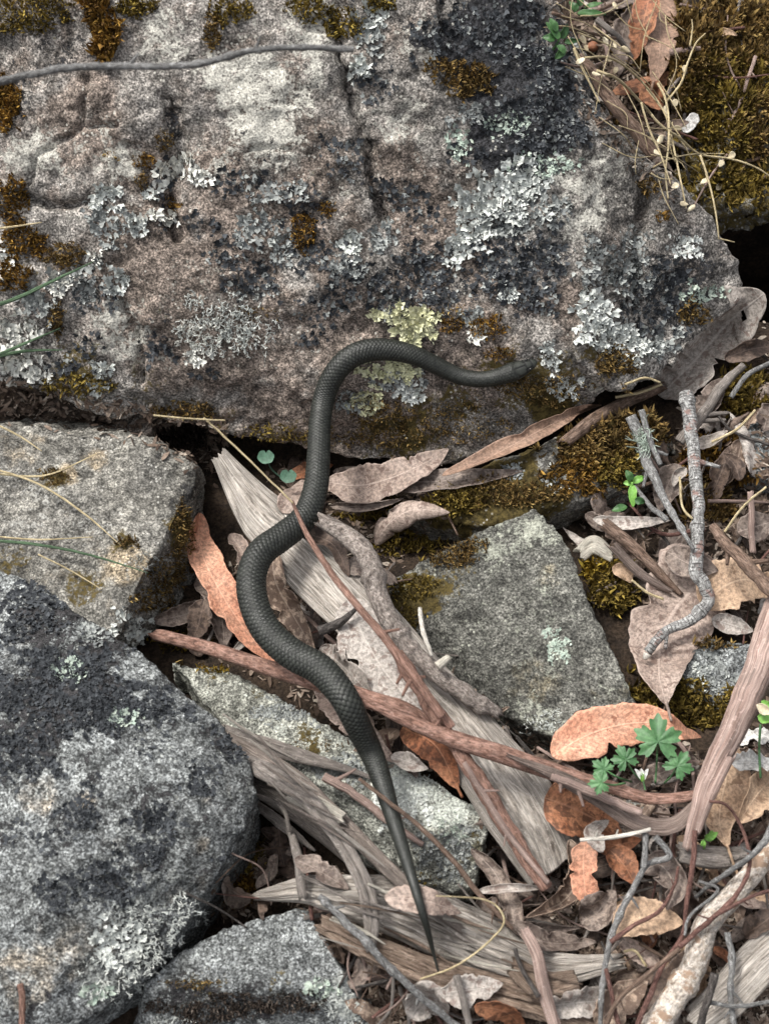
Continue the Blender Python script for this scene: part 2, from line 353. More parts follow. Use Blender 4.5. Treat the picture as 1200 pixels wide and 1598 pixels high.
def rock(name, hulls, mat, label, voxel=.003, soft=6, amp=(.006, .003, .0012), base=None, blobs=(), cracks=(), cat='rock', seed=0, group=None, dense=None):
    me = hull_mesh(hulls); ob = bpy.data.objects.new('t', me); COL.objects.link(ob)
    m = ob.modifiers.new('r', 'REMESH'); m.mode = 'VOXEL'; m.voxel_size = voxel
    m = ob.modifiers.new('s', 'SMOOTH'); m.factor = .5; m.iterations = soft
    dg = bpy.context.evaluated_depsgraph_get(); me2 = bpy.data.meshes.new_from_object(ob.evaluated_get(dg))
    bpy.data.objects.remove(ob); bpy.data.meshes.remove(me)
    V, N = get_np(me2); off = seed*3.7
    # angular facets: large blocky noise, then medium and fine roughness
    big = fbm(V+off, 8, 3, seed); blocky = np.abs(fbm(V+off+5, 16, 3, seed+9))
    V = V+N*(big*amp[0]-blocky*amp[0]*.8)[:, None]; set_co(me2, V); V, N = get_np(me2)
    V = V+N*(fbm(V, 38, 4, seed+2, .6)*amp[1]-smooth(fbm(V, 60, 2, seed+4), .25, .5)*amp[1]*.7)[:, None]; set_co(me2, V); V, N = get_np(me2)
    V = V+N*(fbm(V, 170, 3, seed+3, .7)*amp[2])[:, None]; set_co(me2, V)
    F = get_faces(me2)
    if cracks:
        bv = bvh_of(V, F); V, N = get_np(me2)
        for poly, wd, dp in cracks:
            Q = [];
            pp = catmull(poly, 3.5); jit = np.cumsum(RNG.normal(0, .9, pp.shape), 0); jit -= np.linspace(0, 1, len(pp))[:, None]*jit[-1]
            for x, y in pp+jit:
                h = cast(bv, x, y)
                if h: Q.append(h[0])
            if not Q: continue
            Q = np.array(Q); lo = Q.min(0)-.02; hi = Q.max(0)+.02
            k = np.where(((V > lo) & (V < hi)).all(1))[0]; d = dist_poly(V[k], Q)
            V[k] -= N[k]*(1.5*dp*np.exp(-(d/(1.3*wd))**2)*(1+.5*vnoise(V[k]*90)))[:, None]
        set_co(me2, V)
    V, N = get_np(me2); bv = bvh_of(V, F)
    at = {k: np.full(len(V), 0.0) for k in ('pale', 'dark', 'warm', 'moss')}
    for k_, v in (base or {}).items(): at[k_] += v
    for k_ in at: at[k_] += .22*fbm(V, 14, 3, seed+20+len(k_))
    for bx, by, r, ch, s in blobs:
        h = cast(bv, bx, by)
        if not h: continue
        d = np.linalg.norm(V-h[0], axis=1)/(r*PXS*h[2]); d = d*(1+.35*fbm(V, 45, 3, seed+31))
        at[ch] += s*(1-smooth(d, .35, 1.15))
    if cracks: pass
    bpy.data.meshes.remove(me2)
    o = link_mesh(name, V, F, M[mat], attrs=at, label=label, cat=cat, group=group)
    x, y, t = to_px(V); ok = t > .05
    BVHS.append((bv, x[ok].min(), x[ok].max(), y[ok].min(), y[ok].max(), o)); o_key = label
    ROCKS[len(ROCKS)] = o
    return o, bv
def pz(*pts): return np.array([at_z(np.array(p[0], float), np.array(p[1], float), p[2]) for p in pts])
def sink(P, dz, spread=(0, 0), k=1.0):
    c = P.mean(0); Q = c+(P-c)*k; Q[:, 2] = P[:, 2]-dz; Q[:, 0] += spread[0]; Q[:, 1] += spread[1]; return Q
def slab(top, dz, spread=(0, 0), k=1.08): return np.vstack([top, sink(top, dz, spread, k)])

# --- the big lichen-covered boulder: a leaning face over an undercut base
a = math.radians(47); nF = np.array([0, -math.sin(a), math.cos(a)]); p0 = at_z(np.array(560.), np.array(690.), .035)
def fp(pts, lift=0.0, n=nF, p=p0):
    q = np.array(pts, float); return at_plane(q[:, 0], q[:, 1], p+n*lift, n)
edge = fp([(-260, 560), (0, 588), (150, 620), (330, 662), (450, 702), (560, 722), (690, 728), (800, 704), (930, 636), (985, 560), (1000, 420), (1000, 300), (978, 236), (915, 185), (888, 90), (830, -20), (760, -140), (-260, -140)])
mid = fp([(100, 300), (400, 250), (600, 300), (750, 350), (500, 480), (250, 480), (650, 120), (300, 80)], .028)
mid2 = fp([(120, 540), (330, 600), (560, 640), (760, 610), (900, 520), (930, 350), (860, 200)], .02)
back = np.vstack([edge+np.array([0, .16, -.06]), edge[6:-1]+np.array([-.05, .3, .0])])
under = edge[:10]+np.array([0, .07, -.035])
main = np.vstack([edge, mid, mid2, back[:18]*1.0, under])
n2 = np.array([.42, -.62, .66]); n2 /= np.linalg.norm(n2); p2 = fp([(985, 420)], .004)[0]
rb = fp([(960, 300), (985, 240), (1040, 318), (1105, 345), (1150, 415), (1160, 462), (1100, 525), (1040, 585), (950, 618), (900, 560)], 0, n2, p2)
rbk = rb+np.array([-.03, .14, -.05])
BL = []
for x, y, r, s in [(400, 150, 110, .75), (60, 240, 50, .8), (250, 70, 60, .7), (640, 190, 60, .7), (170, 520, 70, .55), (150, 230, 60, .3), (480, 40, 60, .6), (900, 330, 65, .85), (945, 260, 45, .9), (890, 270, 40, .7), (330, 110, 40, .6), (230, 560, 60, .35), (560, 160, 40, .4), (200, 250, 40, .5), (660, 60, 50, .5), (440, 560, 60, .3), (640, 640, 70, .25), (930, 600, 30, .8), (950, 420, 40, .5), (720, 15, 50, .4), (1080, 400, 50, .25), (180, 480, 25, .7), (500, 540, 40, .3), (780, 640, 50, .2), (110, 350, 40, .5), (300, 230, 50, .3), (420, 230, 60, .3), (540, 330, 40, .25)]:
    BL.append((x, y, r, 'pale', s*(1.1 if x < 520 and y < 330 else .95)))
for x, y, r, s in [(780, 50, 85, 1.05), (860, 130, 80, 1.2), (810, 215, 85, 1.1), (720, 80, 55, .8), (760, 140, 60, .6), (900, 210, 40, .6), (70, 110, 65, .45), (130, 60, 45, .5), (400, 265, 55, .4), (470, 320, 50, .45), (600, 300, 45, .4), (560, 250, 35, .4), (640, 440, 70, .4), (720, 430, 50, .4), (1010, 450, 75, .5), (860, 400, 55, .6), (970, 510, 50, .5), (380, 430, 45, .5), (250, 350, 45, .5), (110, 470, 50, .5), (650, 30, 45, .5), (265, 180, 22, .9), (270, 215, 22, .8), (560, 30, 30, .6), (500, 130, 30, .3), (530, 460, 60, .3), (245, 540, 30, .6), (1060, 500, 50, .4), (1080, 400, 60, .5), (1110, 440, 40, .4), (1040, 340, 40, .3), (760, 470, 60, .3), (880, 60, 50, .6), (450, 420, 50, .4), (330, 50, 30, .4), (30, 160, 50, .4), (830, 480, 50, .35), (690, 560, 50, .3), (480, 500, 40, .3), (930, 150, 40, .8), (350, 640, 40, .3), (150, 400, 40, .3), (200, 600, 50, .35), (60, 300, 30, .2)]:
    BL.append((x, y, r, 'dark', s*(1.25 if x > 660 and y < 300 else .7)))  # stronger at upper right: dark lichen plus painted shade for the face turning away
for x, y, r, s in [(500, 600, 220, .5), (350, 330, 180, .35), (700, 360, 90, .6), (220, 430, 120, .5), (120, 180, 80, .4), (720, 560, 110, .5), (880, 470, 60, .5), (600, 230, 60, .3), (860, 330, 30, .5), (640, 300, 60, .5), (80, 400, 50, .3), (300, 560, 120, .5)]:
    BL.append((x, y, r, 'warm', s))
for x, y, r, s in [(600, 690, 70, .5), (700, 660, 80, .35), (850, 600, 90, .6), (720, 610, 60, .4), (120, 590, 80, .6), (320, 645, 70, .5), (450, 680, 60, .5), (1090, 470, 40, .3), (60, 430, 60, .4), (230, 610, 70, .5), (790, 530, 40, .4), (950, 560, 50, .4), (880, 640, 60, .4), (1000, 600, 50, .4)]:
    BL.append((x, y, r, 'moss', s))
CR = [([(520, 30), (530, 70), (540, 110), (555, 180), (575, 240), (580, 285), (600, 340)], .0024, .009), ([(135, 120), (130, 195), (95, 225), (60, 240), (42, 290)], .0016, .005),
      ([(130, 197), (180, 195)], .0015, .004), ([(42, 305), (90, 320), (140, 315)], .002, .006), ([(262, 150), (270, 190), (278, 240), (262, 320), (275, 370)], .0045, .009),
      ([(190, 470), (215, 515), (222, 560), (220, 600)], .0018, .006), ([(215, 512), (250, 520)], .0015, .004), ([(690, -10), (700, 40), (720, 70)], .003, .006), ([(985, 240), (1000, 300), (990, 380), (995, 480)], .003, .007), ([(380, 235), (450, 232)], .0015, .003)]
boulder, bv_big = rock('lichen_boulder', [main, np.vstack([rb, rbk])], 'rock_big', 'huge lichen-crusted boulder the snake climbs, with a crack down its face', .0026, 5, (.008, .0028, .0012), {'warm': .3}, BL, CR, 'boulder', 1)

# --- left block: flat pale top, dark mossy side facing the leaves
tp = pz((-120, 690, .062), (-60, 660, .062), (60, 662, .064), (195, 672, .062), (245, 690, .06), (300, 722, .056), (316, 738, .05), (280, 800, .058), (232, 890, .06), (185, 985, .055), (60, 1120, .05), (-120, 1100, .05))
bt = pz((-120, 690, -.03), (60, 650, -.03), (200, 665, -.03), (318, 745, -.03), (322, 860, -.03), (305, 940, -.03), (240, 1000, -.03), (100, 1130, -.03), (-120, 1110, -.03))
BL = [(x, y, r, c, s) for x, y, r, c, s in [(60, 760, 60, 'pale', .5), (150, 830, 50, 'pale', .35), (40, 830, 40, 'pale', .4), (105, 740, 30, 'warm', .6), (40, 700, 50, 'warm', .4), (150, 720, 30, 'warm', .5), (200, 880, 50, 'warm', .5), (85, 745, 30, 'moss', .7), (190, 845, 25, 'moss', .6), (285, 830, 50, 'moss', .8), (270, 900, 50, 'moss', .7), (230, 940, 40, 'moss', .5), (300, 760, 30, 'dark', .5), (240, 720, 40, 'dark', .3), (205, 975, 35, 'pale', .9), (270, 780, 40, 'dark', .4), (130, 920, 40, 'moss', .5), (20, 870, 30, 'moss', .4)]]
left_block, bv_left = rock('left_rock', [np.vstack([tp, bt])], 'rock_grey', 'flat-topped pale grey rock at the left edge below the boulder', .0024, 6, (.005, .003, .0013), {'warm': .08}, BL, [([(130, 700), (180, 760), (200, 800)], .001, .002)], 'rock', 2)
left_block.name = 'flat_rock'

# --- round boulder in the lower left corner, nearest to the camera
sil = pz((-200, 840, .05), (0, 888, .075), (60, 910, .08), (140, 962, .088), (245, 1035, .084), (340, 1112, .08), (386, 1172, .077), (401, 1240, .072), (384, 1300, .066), (335, 1365, .06), (300, 1440, .054), (235, 1530, .046), (120, 1590, .042), (40, 1660, .04), (-200, 1700, .03))
cen = pz((60, 1000, .102), (170, 1080, .102), (280, 1180, .096), (150, 1250, .104), (40, 1180, .11), (-100, 1150, .11), (300, 1290, .084), (200, 1380, .084), (60, 1420, .088), (100, 1530, .064), (-100, 1450, .08))
BL = [(x, y, r, c, s) for x, y, r, c, s in [(60, 960, 70, 'dark', 0.43), (130, 1030, 80, 'dark', 0.34), (60, 1090, 90, 'dark', 0.46), (180, 1110, 70, 'dark', 0.40), (260, 1110, 60, 'dark', 0.29), (40, 1190, 70, 'dark', 0.29), (250, 1060, 50, 'dark', 0.23), (150, 1200, 50, 'dark', 0.26), (230, 1260, 50, 'dark', 0.20), (100, 1290, 50, 'dark', 0.23), (170, 1370, 50, 'dark', 0.26), (330, 1150, 35, 'dark', 0.29), (360, 1165, 30, 'dark', 0.34), (240, 1340, 40, 'dark', 0.23), (60, 1420, 40, 'dark', 0.14), (20, 1300, 40, 'dark', 0.20), (170, 980, 40, 'pale', .35), (130, 1015, 35, 'pale', .35), (330, 1200, 50, 'pale', .1), (230, 1400, 60, 'pale', .4), (160, 1540, 50, 'pale', .5), (90, 1180, 60, 'pale', .3), (250, 1190, 50, 'pale', .25), (130, 1250, 30, 'warm', .5), (310, 1320, 25, 'warm', .5), (60, 1240, 60, 'warm', .4), (90, 1480, 80, 'warm', .3), (20, 1360, 60, 'moss', .1), (270, 1370, 25, 'pale', .4), (40, 1540, 60, 'warm', .3)]]
round_b, bv_round = rock('round_boulder', [np.vstack([sil, cen, sink(sil, .12, (0, .012), .97)])], 'rock_blue', 'rounded grey boulder with black lichen in the lower left corner', .0024, 4, (.0028, .0022, .0012), {'warm': .1, 'dark': .19}, BL, [], 'boulder', 3)

# --- rock at the bottom centre
tp = pz((225, 1530, .034), (275, 1488, .036), (350, 1446, .036), (477, 1411, .034), (502, 1460, .033), (532, 1508, .032), (546, 1534, .031), (470, 1545, .033), (350, 1530, .035), (240, 1540, .035))
lo = pz((572, 1575, -.01), (615, 1620, -.02), (590, 1680, -.02), (200, 1680, -.02), (205, 1600, -.01), (420, 1620, -.015), (300, 1610, -.015))
BL = [(x, y, r, c, s) for x, y, r, c, s in [(300, 1560, 70, 'dark', .9), (400, 1560, 70, 'dark', .95), (480, 1560, 50, 'dark', .7), (330, 1545, 60, 'moss', .5), (440, 1540, 40, 'moss', .6), (520, 1570, 50, 'pale', .7), (560, 1580, 40, 'pale', .7), (500, 1530, 25, 'pale', .5), (250, 1590, 40, 'pale', .3), (470, 1480, 40, 'dark', -.4), (380, 1470, 80, 'dark', -.4)]]
bot_rock, bv_bot = rock('wedge_rock', [np.vstack([tp, lo, sink(tp[:7], .06, (0, 0), 1.02), sink(lo, .05)])], 'rock_blue', 'bluish grey wedge of rock at the bottom edge with a dark mossy front', .0021, 1, (.0012, .0012, .0012), {'pale': .05, 'dark': -.22}, BL, [], 'rock', 4)

# --- speckled block right of the snake
tp = pz((602, 905, .028), (700, 850, .045), (832, 792, .055), (872, 830, .055), (900, 890, .05), (950, 1000, .045), (1002, 1112, .038), (945, 1132, .036), (872, 1152, .032), (800, 1118, .024), (700, 1050, .016), (620, 970, .016))
BL = [(x, y, r, c, s) for x, y, r, c, s in [(800, 830, 50, 'pale', .45), (850, 830, 40, 'pale', .5), (760, 860, 40, 'pale', .3), (860, 900, 40, 'warm', .4), (700, 880, 60, 'moss', .6), (640, 930, 50, 'moss', .8), (630, 980, 40, 'moss', .5), (870, 1010, 30, 'pale', .4), (830, 970, 50, 'pale', .25), (900, 1000, 40, 'dark', .3), (830, 1060, 60, 'warm', .5), (780, 960, 60, 'dark', .2), (960, 1080, 40, 'warm', .4), (820, 1110, 40, 'pale', .3), (860, 1130, 30, 'pale', .5), (700, 960, 60, 'dark', .2)]]
block, bv_block = rock('speckled_block', [slab(tp, .07, (.004, .004), 1.03)], 'rock_block', 'speckled dark grey stone block with a sharp right edge beside the grey stick', .0021, 3, (.0022, .0018, .0013), {'pale': .24}, BL, [], 'rock', 5)

# --- slab under the snake's tail
tp = pz((262, 1030, .028), (350, 1038, .03), (430, 1085, .032), (520, 1130, .033), (610, 1188, .034), (700, 1228, .034), (755, 1262, .034), (764, 1292, .03), (650, 1300, .036), (520, 1235, .03), (400, 1175, .03), (330, 1110, .03))
fr = pz((744, 1392, -.004), (690, 1388, .0), (600, 1360, .0), (480, 1290, -.005), (380, 1200, -.005))
BL = [(x, y, r, c, s) for x, y, r, c, s in [(640, 1230, 40, 'pale', .7), (700, 1270, 40, 'pale', .4), (620, 1205, 30, 'pale', .7), (560, 1160, 40, 'pale', .3), (440, 1110, 40, 'pale', .35), (400, 1080, 30, 'moss', .4), (480, 1150, 40, 'moss', .5), (560, 1220, 40, 'moss', .2), (500, 1180, 40, 'moss', .3), (735, 1330, 35, 'warm', .5), (745, 1310, 25, 'moss', .3), (650, 1370, 30, 'moss', .3), (340, 1060, 30, 'moss', .5), (690, 1330, 50, 'pale', .3), (680, 1260, 60, 'pale', .4)]]
slab_r, bv_slab = rock('sloping_rock', [np.vstack([tp, fr, sink(tp, .06), sink(fr, .03)])], 'rock_pale', 'sloping speckled slab under the snake tail with a yellow-green end face', .0021, 3, (.003, .002, .0013), {'pale': .2}, BL, [], 'rock', 6)

# --- mossy ridge, small rocks on the right, bank at the top right
tp = pz((600, 800, .02), (680, 765, .035), (780, 730, .045), (870, 690, .055), (960, 640, .06), (1030, 640, .055), (1060, 700, .03), (1000, 760, .03), (900, 775, .035), (830, 800, .035), (720, 830, .025))
BL = [(830, 720, 35, 'pale', .8), (870, 745, 25, 'pale', .9), (790, 735, 30, 'pale', .5), (780, 770, 80, 'moss', .9), (930, 690, 80, 'moss', .9), (700, 790, 60, 'moss', .9), (1010, 660, 50, 'moss', .9), (860, 780, 50, 'moss', .6)]
ridge, bv_ridge = rock('mossy_rock', [slab(tp, .07, (0, .01), 1.05)], 'rock_grey', 'moss-covered rock ridge between the boulder and the speckled block', .0025, 5, (.005, .003, .0013), {'moss': .3}, BL, [], 'rock', 7)
tp = pz((1140, 690, .04), (1165, 655, .05), (1215, 620, .055), (1290, 640, .05), (1260, 760, .03), (1190, 752, .032), (1150, 735, .032))
rsm, bv_rsm = rock('pale_green_rock', [slab(tp, .05, (.0, .004), 1.05)], 'rock_blue', 'small pale grey-green rock at the right edge beside orange moss', .0022, 4, (.003, .002, .001), {'pale': .25}, [(1150, 745, 20, 'moss', .6)], [], 'rock', 8)
tp = pz((1050, 1010, .022), (1100, 990, .026), (1175, 1000, .024), (1185, 1060, .018), (1130, 1110, .008), (1070, 1100, .006), (1040, 1050, .016))
rs2, bv_rs2 = rock('small_rock', [slab(tp, .05, (.0, .0), 1.08)], 'rock_blue', 'small dark bluish rock half hidden beneath the big pinkish leaf', .002, 4, (.003, .002, .001), {'pale': .12, 'dark': .12}, [(1060, 1080, 30, 'moss', .8), (1150, 1090, 30, 'moss', .6), (1070, 1000, 25, 'moss', .7)], [], 'rock', 9)
tp = pz((1062, 318, .10), (1130, 330, .10), (1230, 318, .10), (1400, 300, .1), (1400, -160, .16), (1150, -160, .17), (1075, 0, .14), (1045, 180, .12))
bank, bv_bank = rock('mossy_bank', [slab(tp, .05, (0, .012), 1.0)], 'rock_grey', 'moss-covered bank in the upper right corner above a dark hollow', .0035, 5, (.024, .009, .0013), {'moss': .55}, [(1160, 70, 40, 'pale', .5), (1180, 270, 35, 'pale', .6)], [], 'rock', 10)
tp = pz((205, 640, .03), (235, 648, .035), (240, 668, .034), (222, 690, .03), (190, 680, .025), (180, 660, .024))
chip, bv_chip = rock('stone_chip', [slab(tp, .04, (0, .0), 1.0)], 'rock_big', 'small pinkish stone chip wedged in the gap under the boulder', .0016, 3, (.001, .001, .0008), {'warm': .6}, [], [], 'stone', 12)
tp = pz((955, 1285, .02), (975, 1225, .022), (1040, 1235, .022), (1035, 1290, .018), (990, 1325, .014))
chip2, bv_chip2 = rock('pale_stone', [slab(tp, .04, (0, .0), 1.0)], 'rock_grey', 'pale flat stone under the bark strips beside the green plant', .0016, 3, (.001, .001, .0008), {'pale': .3}, [], [], 'stone', 13)

# ------------------------------------------------------------------ ground: one sheet, hollow under the boulder, rising at the top right
A = [(600, 950, .0), (500, 850, .0), (450, 760, -.012), (560, 760, -.005), (480, 690, -.012), (640, 700, -.012), (780, 690, .0), (880, 650, .0), (700, 720, -.012), (120, 620, -.075), (280, 650, -.06), (400, 690, -.03), (0, 620, -.08), (1000, 900, .006), (1120, 850, .01), (1100, 700, .015), (1150, 600, .03), (1190, 520, .03), (1150, 420, -.3), (1100, 370, -.28), (1190, 380, -.3), (1020, 320, .06), (960, 220, .09), (900, 120, .10), (950, 40, .13), (1030, 100, .13), (860, 20, .12), (1040, 230, .1), (700, 1150, -.004), (850, 1250, .0), (1000, 1200, .004), (1100, 1400, .006), (900, 1450, -.004), (700, 1500, -.01), (600, 1600, -.01), (400, 1350, -.018), (330, 1450, -.025), (340, 960, -.012), (300, 1010, -.016), (1200, 1100, .01), (1200, 1300, .01), (1100, 1598, .0), (850, 1598, -.006), (760, 1345, -.06), (775, 1330, -.05), (1000, 780, -.012), (960, 760, -.014), (1060, 1100, 0), (1400, 800, .03), (1400, 1400, .02), (-300, 900, -.03), (-300, 1500, -.02), (600, 1900, -.01), (700, 200, .05), (300, 300, .0), (1400, 300, .02)]
AX = np.array([at_z(np.array(float(x)), np.array(float(y)), z) for x, y, z in A])
def ground_z(x, y):
    d2 = (x[..., None]-AX[:, 0])**2+(y[..., None]-AX[:, 1])**2+1e-5; wt = 1/d2**1.6
    return (wt*AX[:, 2]).sum(-1)/wt.sum(-1)
gx = np.concatenate([-np.geomspace(40, .62, 26), np.linspace(-.6, .6, 280), np.geomspace(.62, 40, 26)])
gy = np.concatenate([-np.geomspace(40, .47, 26), np.linspace(-.45, 1.0, 300), np.geomspace(1.02, 40, 26)])
X, Y = np.meshgrid(gx, gy, indexing='ij'); Z = ground_z(X, Y)
pit = at_z(np.array(1165.), np.array(395.), .04); Z = Z-.4*(1-smooth(np.hypot((X-pit[0]-.02)/.10, (Y-pit[1]-.02)/.085), .55, 1.0))
far = np.clip((np.hypot(X, Y)-.9)/3, 0, 1); Z = Z*(1-far)
P = np.stack([X, Y, Z], -1); Z = Z+fbm(P, 30, 4, 50)*.006*(1-far)+fbm(P, 120, 2, 53)*.002*(1-far)+fbm(P, .9, 3, 56)*.08*far
V = np.stack([X, Y, Z], -1).reshape(-1, 3); F = grid_faces(len(gx), len(gy))[:, ::-1]
ground = link_mesh('ground', V, np.ascontiguousarray(F), M['soil'], origin=np.zeros(3), kind='structure', label='dark soil ground under the rocks and leaf litter')
bvg = bvh_of(V, F); BVHS.append((bvg, -1e9, 1e9, -1e9, 1e9, ground))

# ------------------------------------------------------------------ depth map of what carries litter
ZS, ZX0, ZY0 = 3.0, -180, -150
ZW, ZH = int(1560/ZS), int(1900/ZS)
ZB = np.full((ZH, ZW), 9.0)
yy, xx = np.mgrid[0:ZH, 0:ZW]; DX = rays(ZX0+xx*ZS, ZY0+yy*ZS); DL = np.linalg.norm(DX, axis=-1); DN = DX/DL[..., None]
_o = Vector(cO)
ZBU = ZB.copy()                                                 # the same without the rounded boulder and the wedge: what runs in under them
for bv, x0, x1, y0, y1, ob_ in BVHS:
    i0 = max(0, int((y0-ZY0)/ZS)-1) if y0 > -1e8 else 0; i1 = min(ZH, int((y1-ZY0)/ZS)+2) if y1 < 1e8 else ZH
    j0 = max(0, int((x0-ZX0)/ZS)-1) if x0 > -1e8 else 0; j1 = min(ZW, int((x1-ZX0)/ZS)+2) if x1 < 1e8 else ZW
    for i in range(i0, i1):
        row = DN[i].tolist()
        for j in range(j0, j1):
            h = bv.ray_cast(_o, row[j])
            if h[0] is not None:
                t = h[3]/DL[i, j]
                if t < ZB[i, j]: ZB[i, j] = t
                if t < ZBU[i, j] and ob_ is not round_b and ob_ is not bot_rock: ZBU[i, j] = t
ZCUR = ZB
def zlook(px, py):
    fx = np.clip((np.asarray(px, float)-ZX0)/ZS, 0, ZW-1.01); fy = np.clip((np.asarray(py, float)-ZY0)/ZS, 0, ZH-1.01)
    i = fy.astype(int); j = fx.astype(int); a_, b_ = fy-i, fx-j
    z = np.stack([ZCUR[i, j], ZCUR[i, j+1], ZCUR[i+1, j], ZCUR[i+1, j+1]], -1)
    near = z.min(-1); bil = z[..., 0]*(1-a_)*(1-b_)+z[..., 1]*(1-a_)*b_+z[..., 2]*a_*(1-b_)+z[..., 3]*a_*b_
    return np.where(z.max(-1)-near > .012, near, bil)
def zsplat(V):
    x, y, t = to_px(V); j = np.round((x-ZX0)/ZS).astype(int); i = np.round((y-ZY0)/ZS).astype(int)
    for di in (0, 1):
        for dj in (0, 1):
            ii, jj = i+di, j+dj; ok = (ii >= 0) & (ii < ZH) & (jj >= 0) & (jj < ZW)
            np.minimum.at(ZB, (ii[ok], jj[ok]), t[ok]); np.minimum.at(ZBU, (ii[ok], jj[ok]), t[ok])
def znormal(px, py, d=9):
    c = lambda a_, b_: at_depth(a_, b_, zlook(a_, b_))
    px = np.asarray(px, float); py = np.asarray(py, float)
    n = np.cross(c(px+d, py)-c(px-d, py), c(px, py-d)-c(px, py+d)); n = n/np.maximum(np.linalg.norm(n, axis=-1), 1e-9)[..., None]
    s = np.sign(-(n*rays(px, py)).sum(-1)); return n*np.where(s == 0, 1, s)[..., None]
# ------------------------------------------------------------------ growth on the rocks: moss, lichen (children of their rock)
def spike_protos():
    out = []
    for k in range(5):
        bend = RNG.uniform(.1, .7); wv = RNG.uniform(.10, .17)
        V = [(-wv, 0, 0), (wv, 0, 0), (-wv*.8+0, bend*.25, .55), (wv*.8, bend*.25, .55), (0, bend, 1.0)]
        out.append((np.array(V), np.array([(0, 1, 3), (0, 3, 2), (2, 3, 4)])))
    return out
def lobe_protos(crinkle=.25):
    out = []
    for k in range(7):
        n, m = 5, 5; V = []
        ph = RNG.uniform(0, 6.28, 4); sk = RNG.uniform(-.3, .3)
        for i in range(n):
            v = i/(n-1)
            for j in range(m):
                u = j/(m-1)*2-1; wd = .20+.38*v**.8
                lob = 1+.22*math.cos(u*7+ph[0])*v
                x = u*wd+sk*v*v; y = v*lob*(1-.25*u*u*v)*(1-.32*math.exp(-((u-ph[3]*.1+.3)/.28)**2)*v*v); z = .12*math.sin(3*v+ph[1])*v+crinkle*v*math.sin(u*4.5+ph[2])*.7+crinkle*v*v*.9
                V.append((x, y, z))
        F = grid_faces(n, m); out.append((np.array(V), np.vstack([F[:, [0, 1, 2]], F[:, [0, 2, 3]]])))
    return out
def coral_protos():
    out = []
    def tube(a, b, r0, r1, V, F):
        a, b = np.array(a), np.array(b); d = b-a; d /= np.linalg.norm(d); s_ = np.cross(d, [.3, .5, .8]); s_ /= np.linalg.norm(s_); t_ = np.cross(d, s_); k = len(V)
        for c_, r in ((a, r0), (b, r1)):
            for q in range(3): V.append(c_+r*(math.cos(q*2.094)*s_+math.sin(q*2.094)*t_))
        for q in range(3): q2 = (q+1) % 3; F.append((k+q, k+q2, k+3+q2)); F.append((k+q, k+3+q2, k+3+q))
    for k in range(5):
        V, F = [], []
        def grow(p, d, L, r, lev):
            e = p+d*L; tube(p, e, r, r*.75, V, F)
            if lev == 0: return
            for q in range(2 if lev > 1 else 3):
                nd = d+RNG.normal(0, .65, 3); nd[2] = abs(nd[2])*.7; nd /= np.linalg.norm(nd); grow(e, nd, L*.7, r*.72, lev-1)
        d = np.array([RNG.normal(0, .5), RNG.normal(0, .5), .8]); grow(np.zeros(3), d/np.linalg.norm(d), .42, .075, 2)
        out.append((np.array(V), np.array(F)))
    return out
SPIKE, LOBE, LOBE_FLAT, CORAL = spike_protos(), lobe_protos(.3), lobe_protos(.14), coral_protos()
def instance(protos, pos, X, Yv, Z, sc):
    Vs, Fs, Rn = [], [], []; base = 0; n = len(pos); pick = RNG.integers(0, len(protos), n); rnd = RNG.random(n)
    for k, (pv, pf) in enumerate(protos):
        s_ = np.where(pick == k)[0]
        if not len(s_): continue
        W = pos[s_, None, :]+sc[s_, None, None]*(pv[None, :, 0, None]*X[s_, None, :]+pv[None, :, 1, None]*Yv[s_, None, :]+pv[None, :, 2, None]*Z[s_, None, :])
        Vs.append(W.reshape(-1, 3)); Fs.append((pf[None]+(base+np.arange(len(s_))*len(pv))[:, None, None]).reshape(-1, 3)); Rn.append(np.repeat(rnd[s_], len(pv))); base += len(s_)*len(pv)
    return np.vstack(Vs), np.vstack(Fs), np.concatenate(Rn)
def unit(v): return v/np.maximum(np.linalg.norm(v, axis=-1), 1e-9)[..., None]
def blob_px(cx, cy, rx, ry, n, ang=0, ragged=.5, seed=0):
    out = []; ca, sa = math.cos(ang), math.sin(ang)
    while len(out) < n:
        q = RNG.uniform(-1.25, 1.25, (n*2, 2)); r = np.hypot(q[:, 0], q[:, 1])
        nz = fbm(np.stack([q[:, 0]*1.7+cx*.13, q[:, 1]*1.7+cy*.13, np.full(len(q), seed+.5)], -1), 1.6, 3, seed)
        ok = q[r+ragged*nz < .9]
        out += [(cx+rx*a_*ca-ry*b_*sa, cy+rx*a_*sa+ry*b_*ca, a_, b_) for a_, b_ in ok]
        if len(ok) == 0: break
    return np.array(out[:n])
def on_rock(bv, pts):
    P, N, T, K = [], [], [], []
    for i, q in enumerate(pts):
        h = cast(bv, q[0], q[1])
        if h: P.append(h[0]); N.append(h[1]); T.append(h[2]); K.append(i)
    return np.array(P), np.array(N), np.array(T), np.array(K, int)
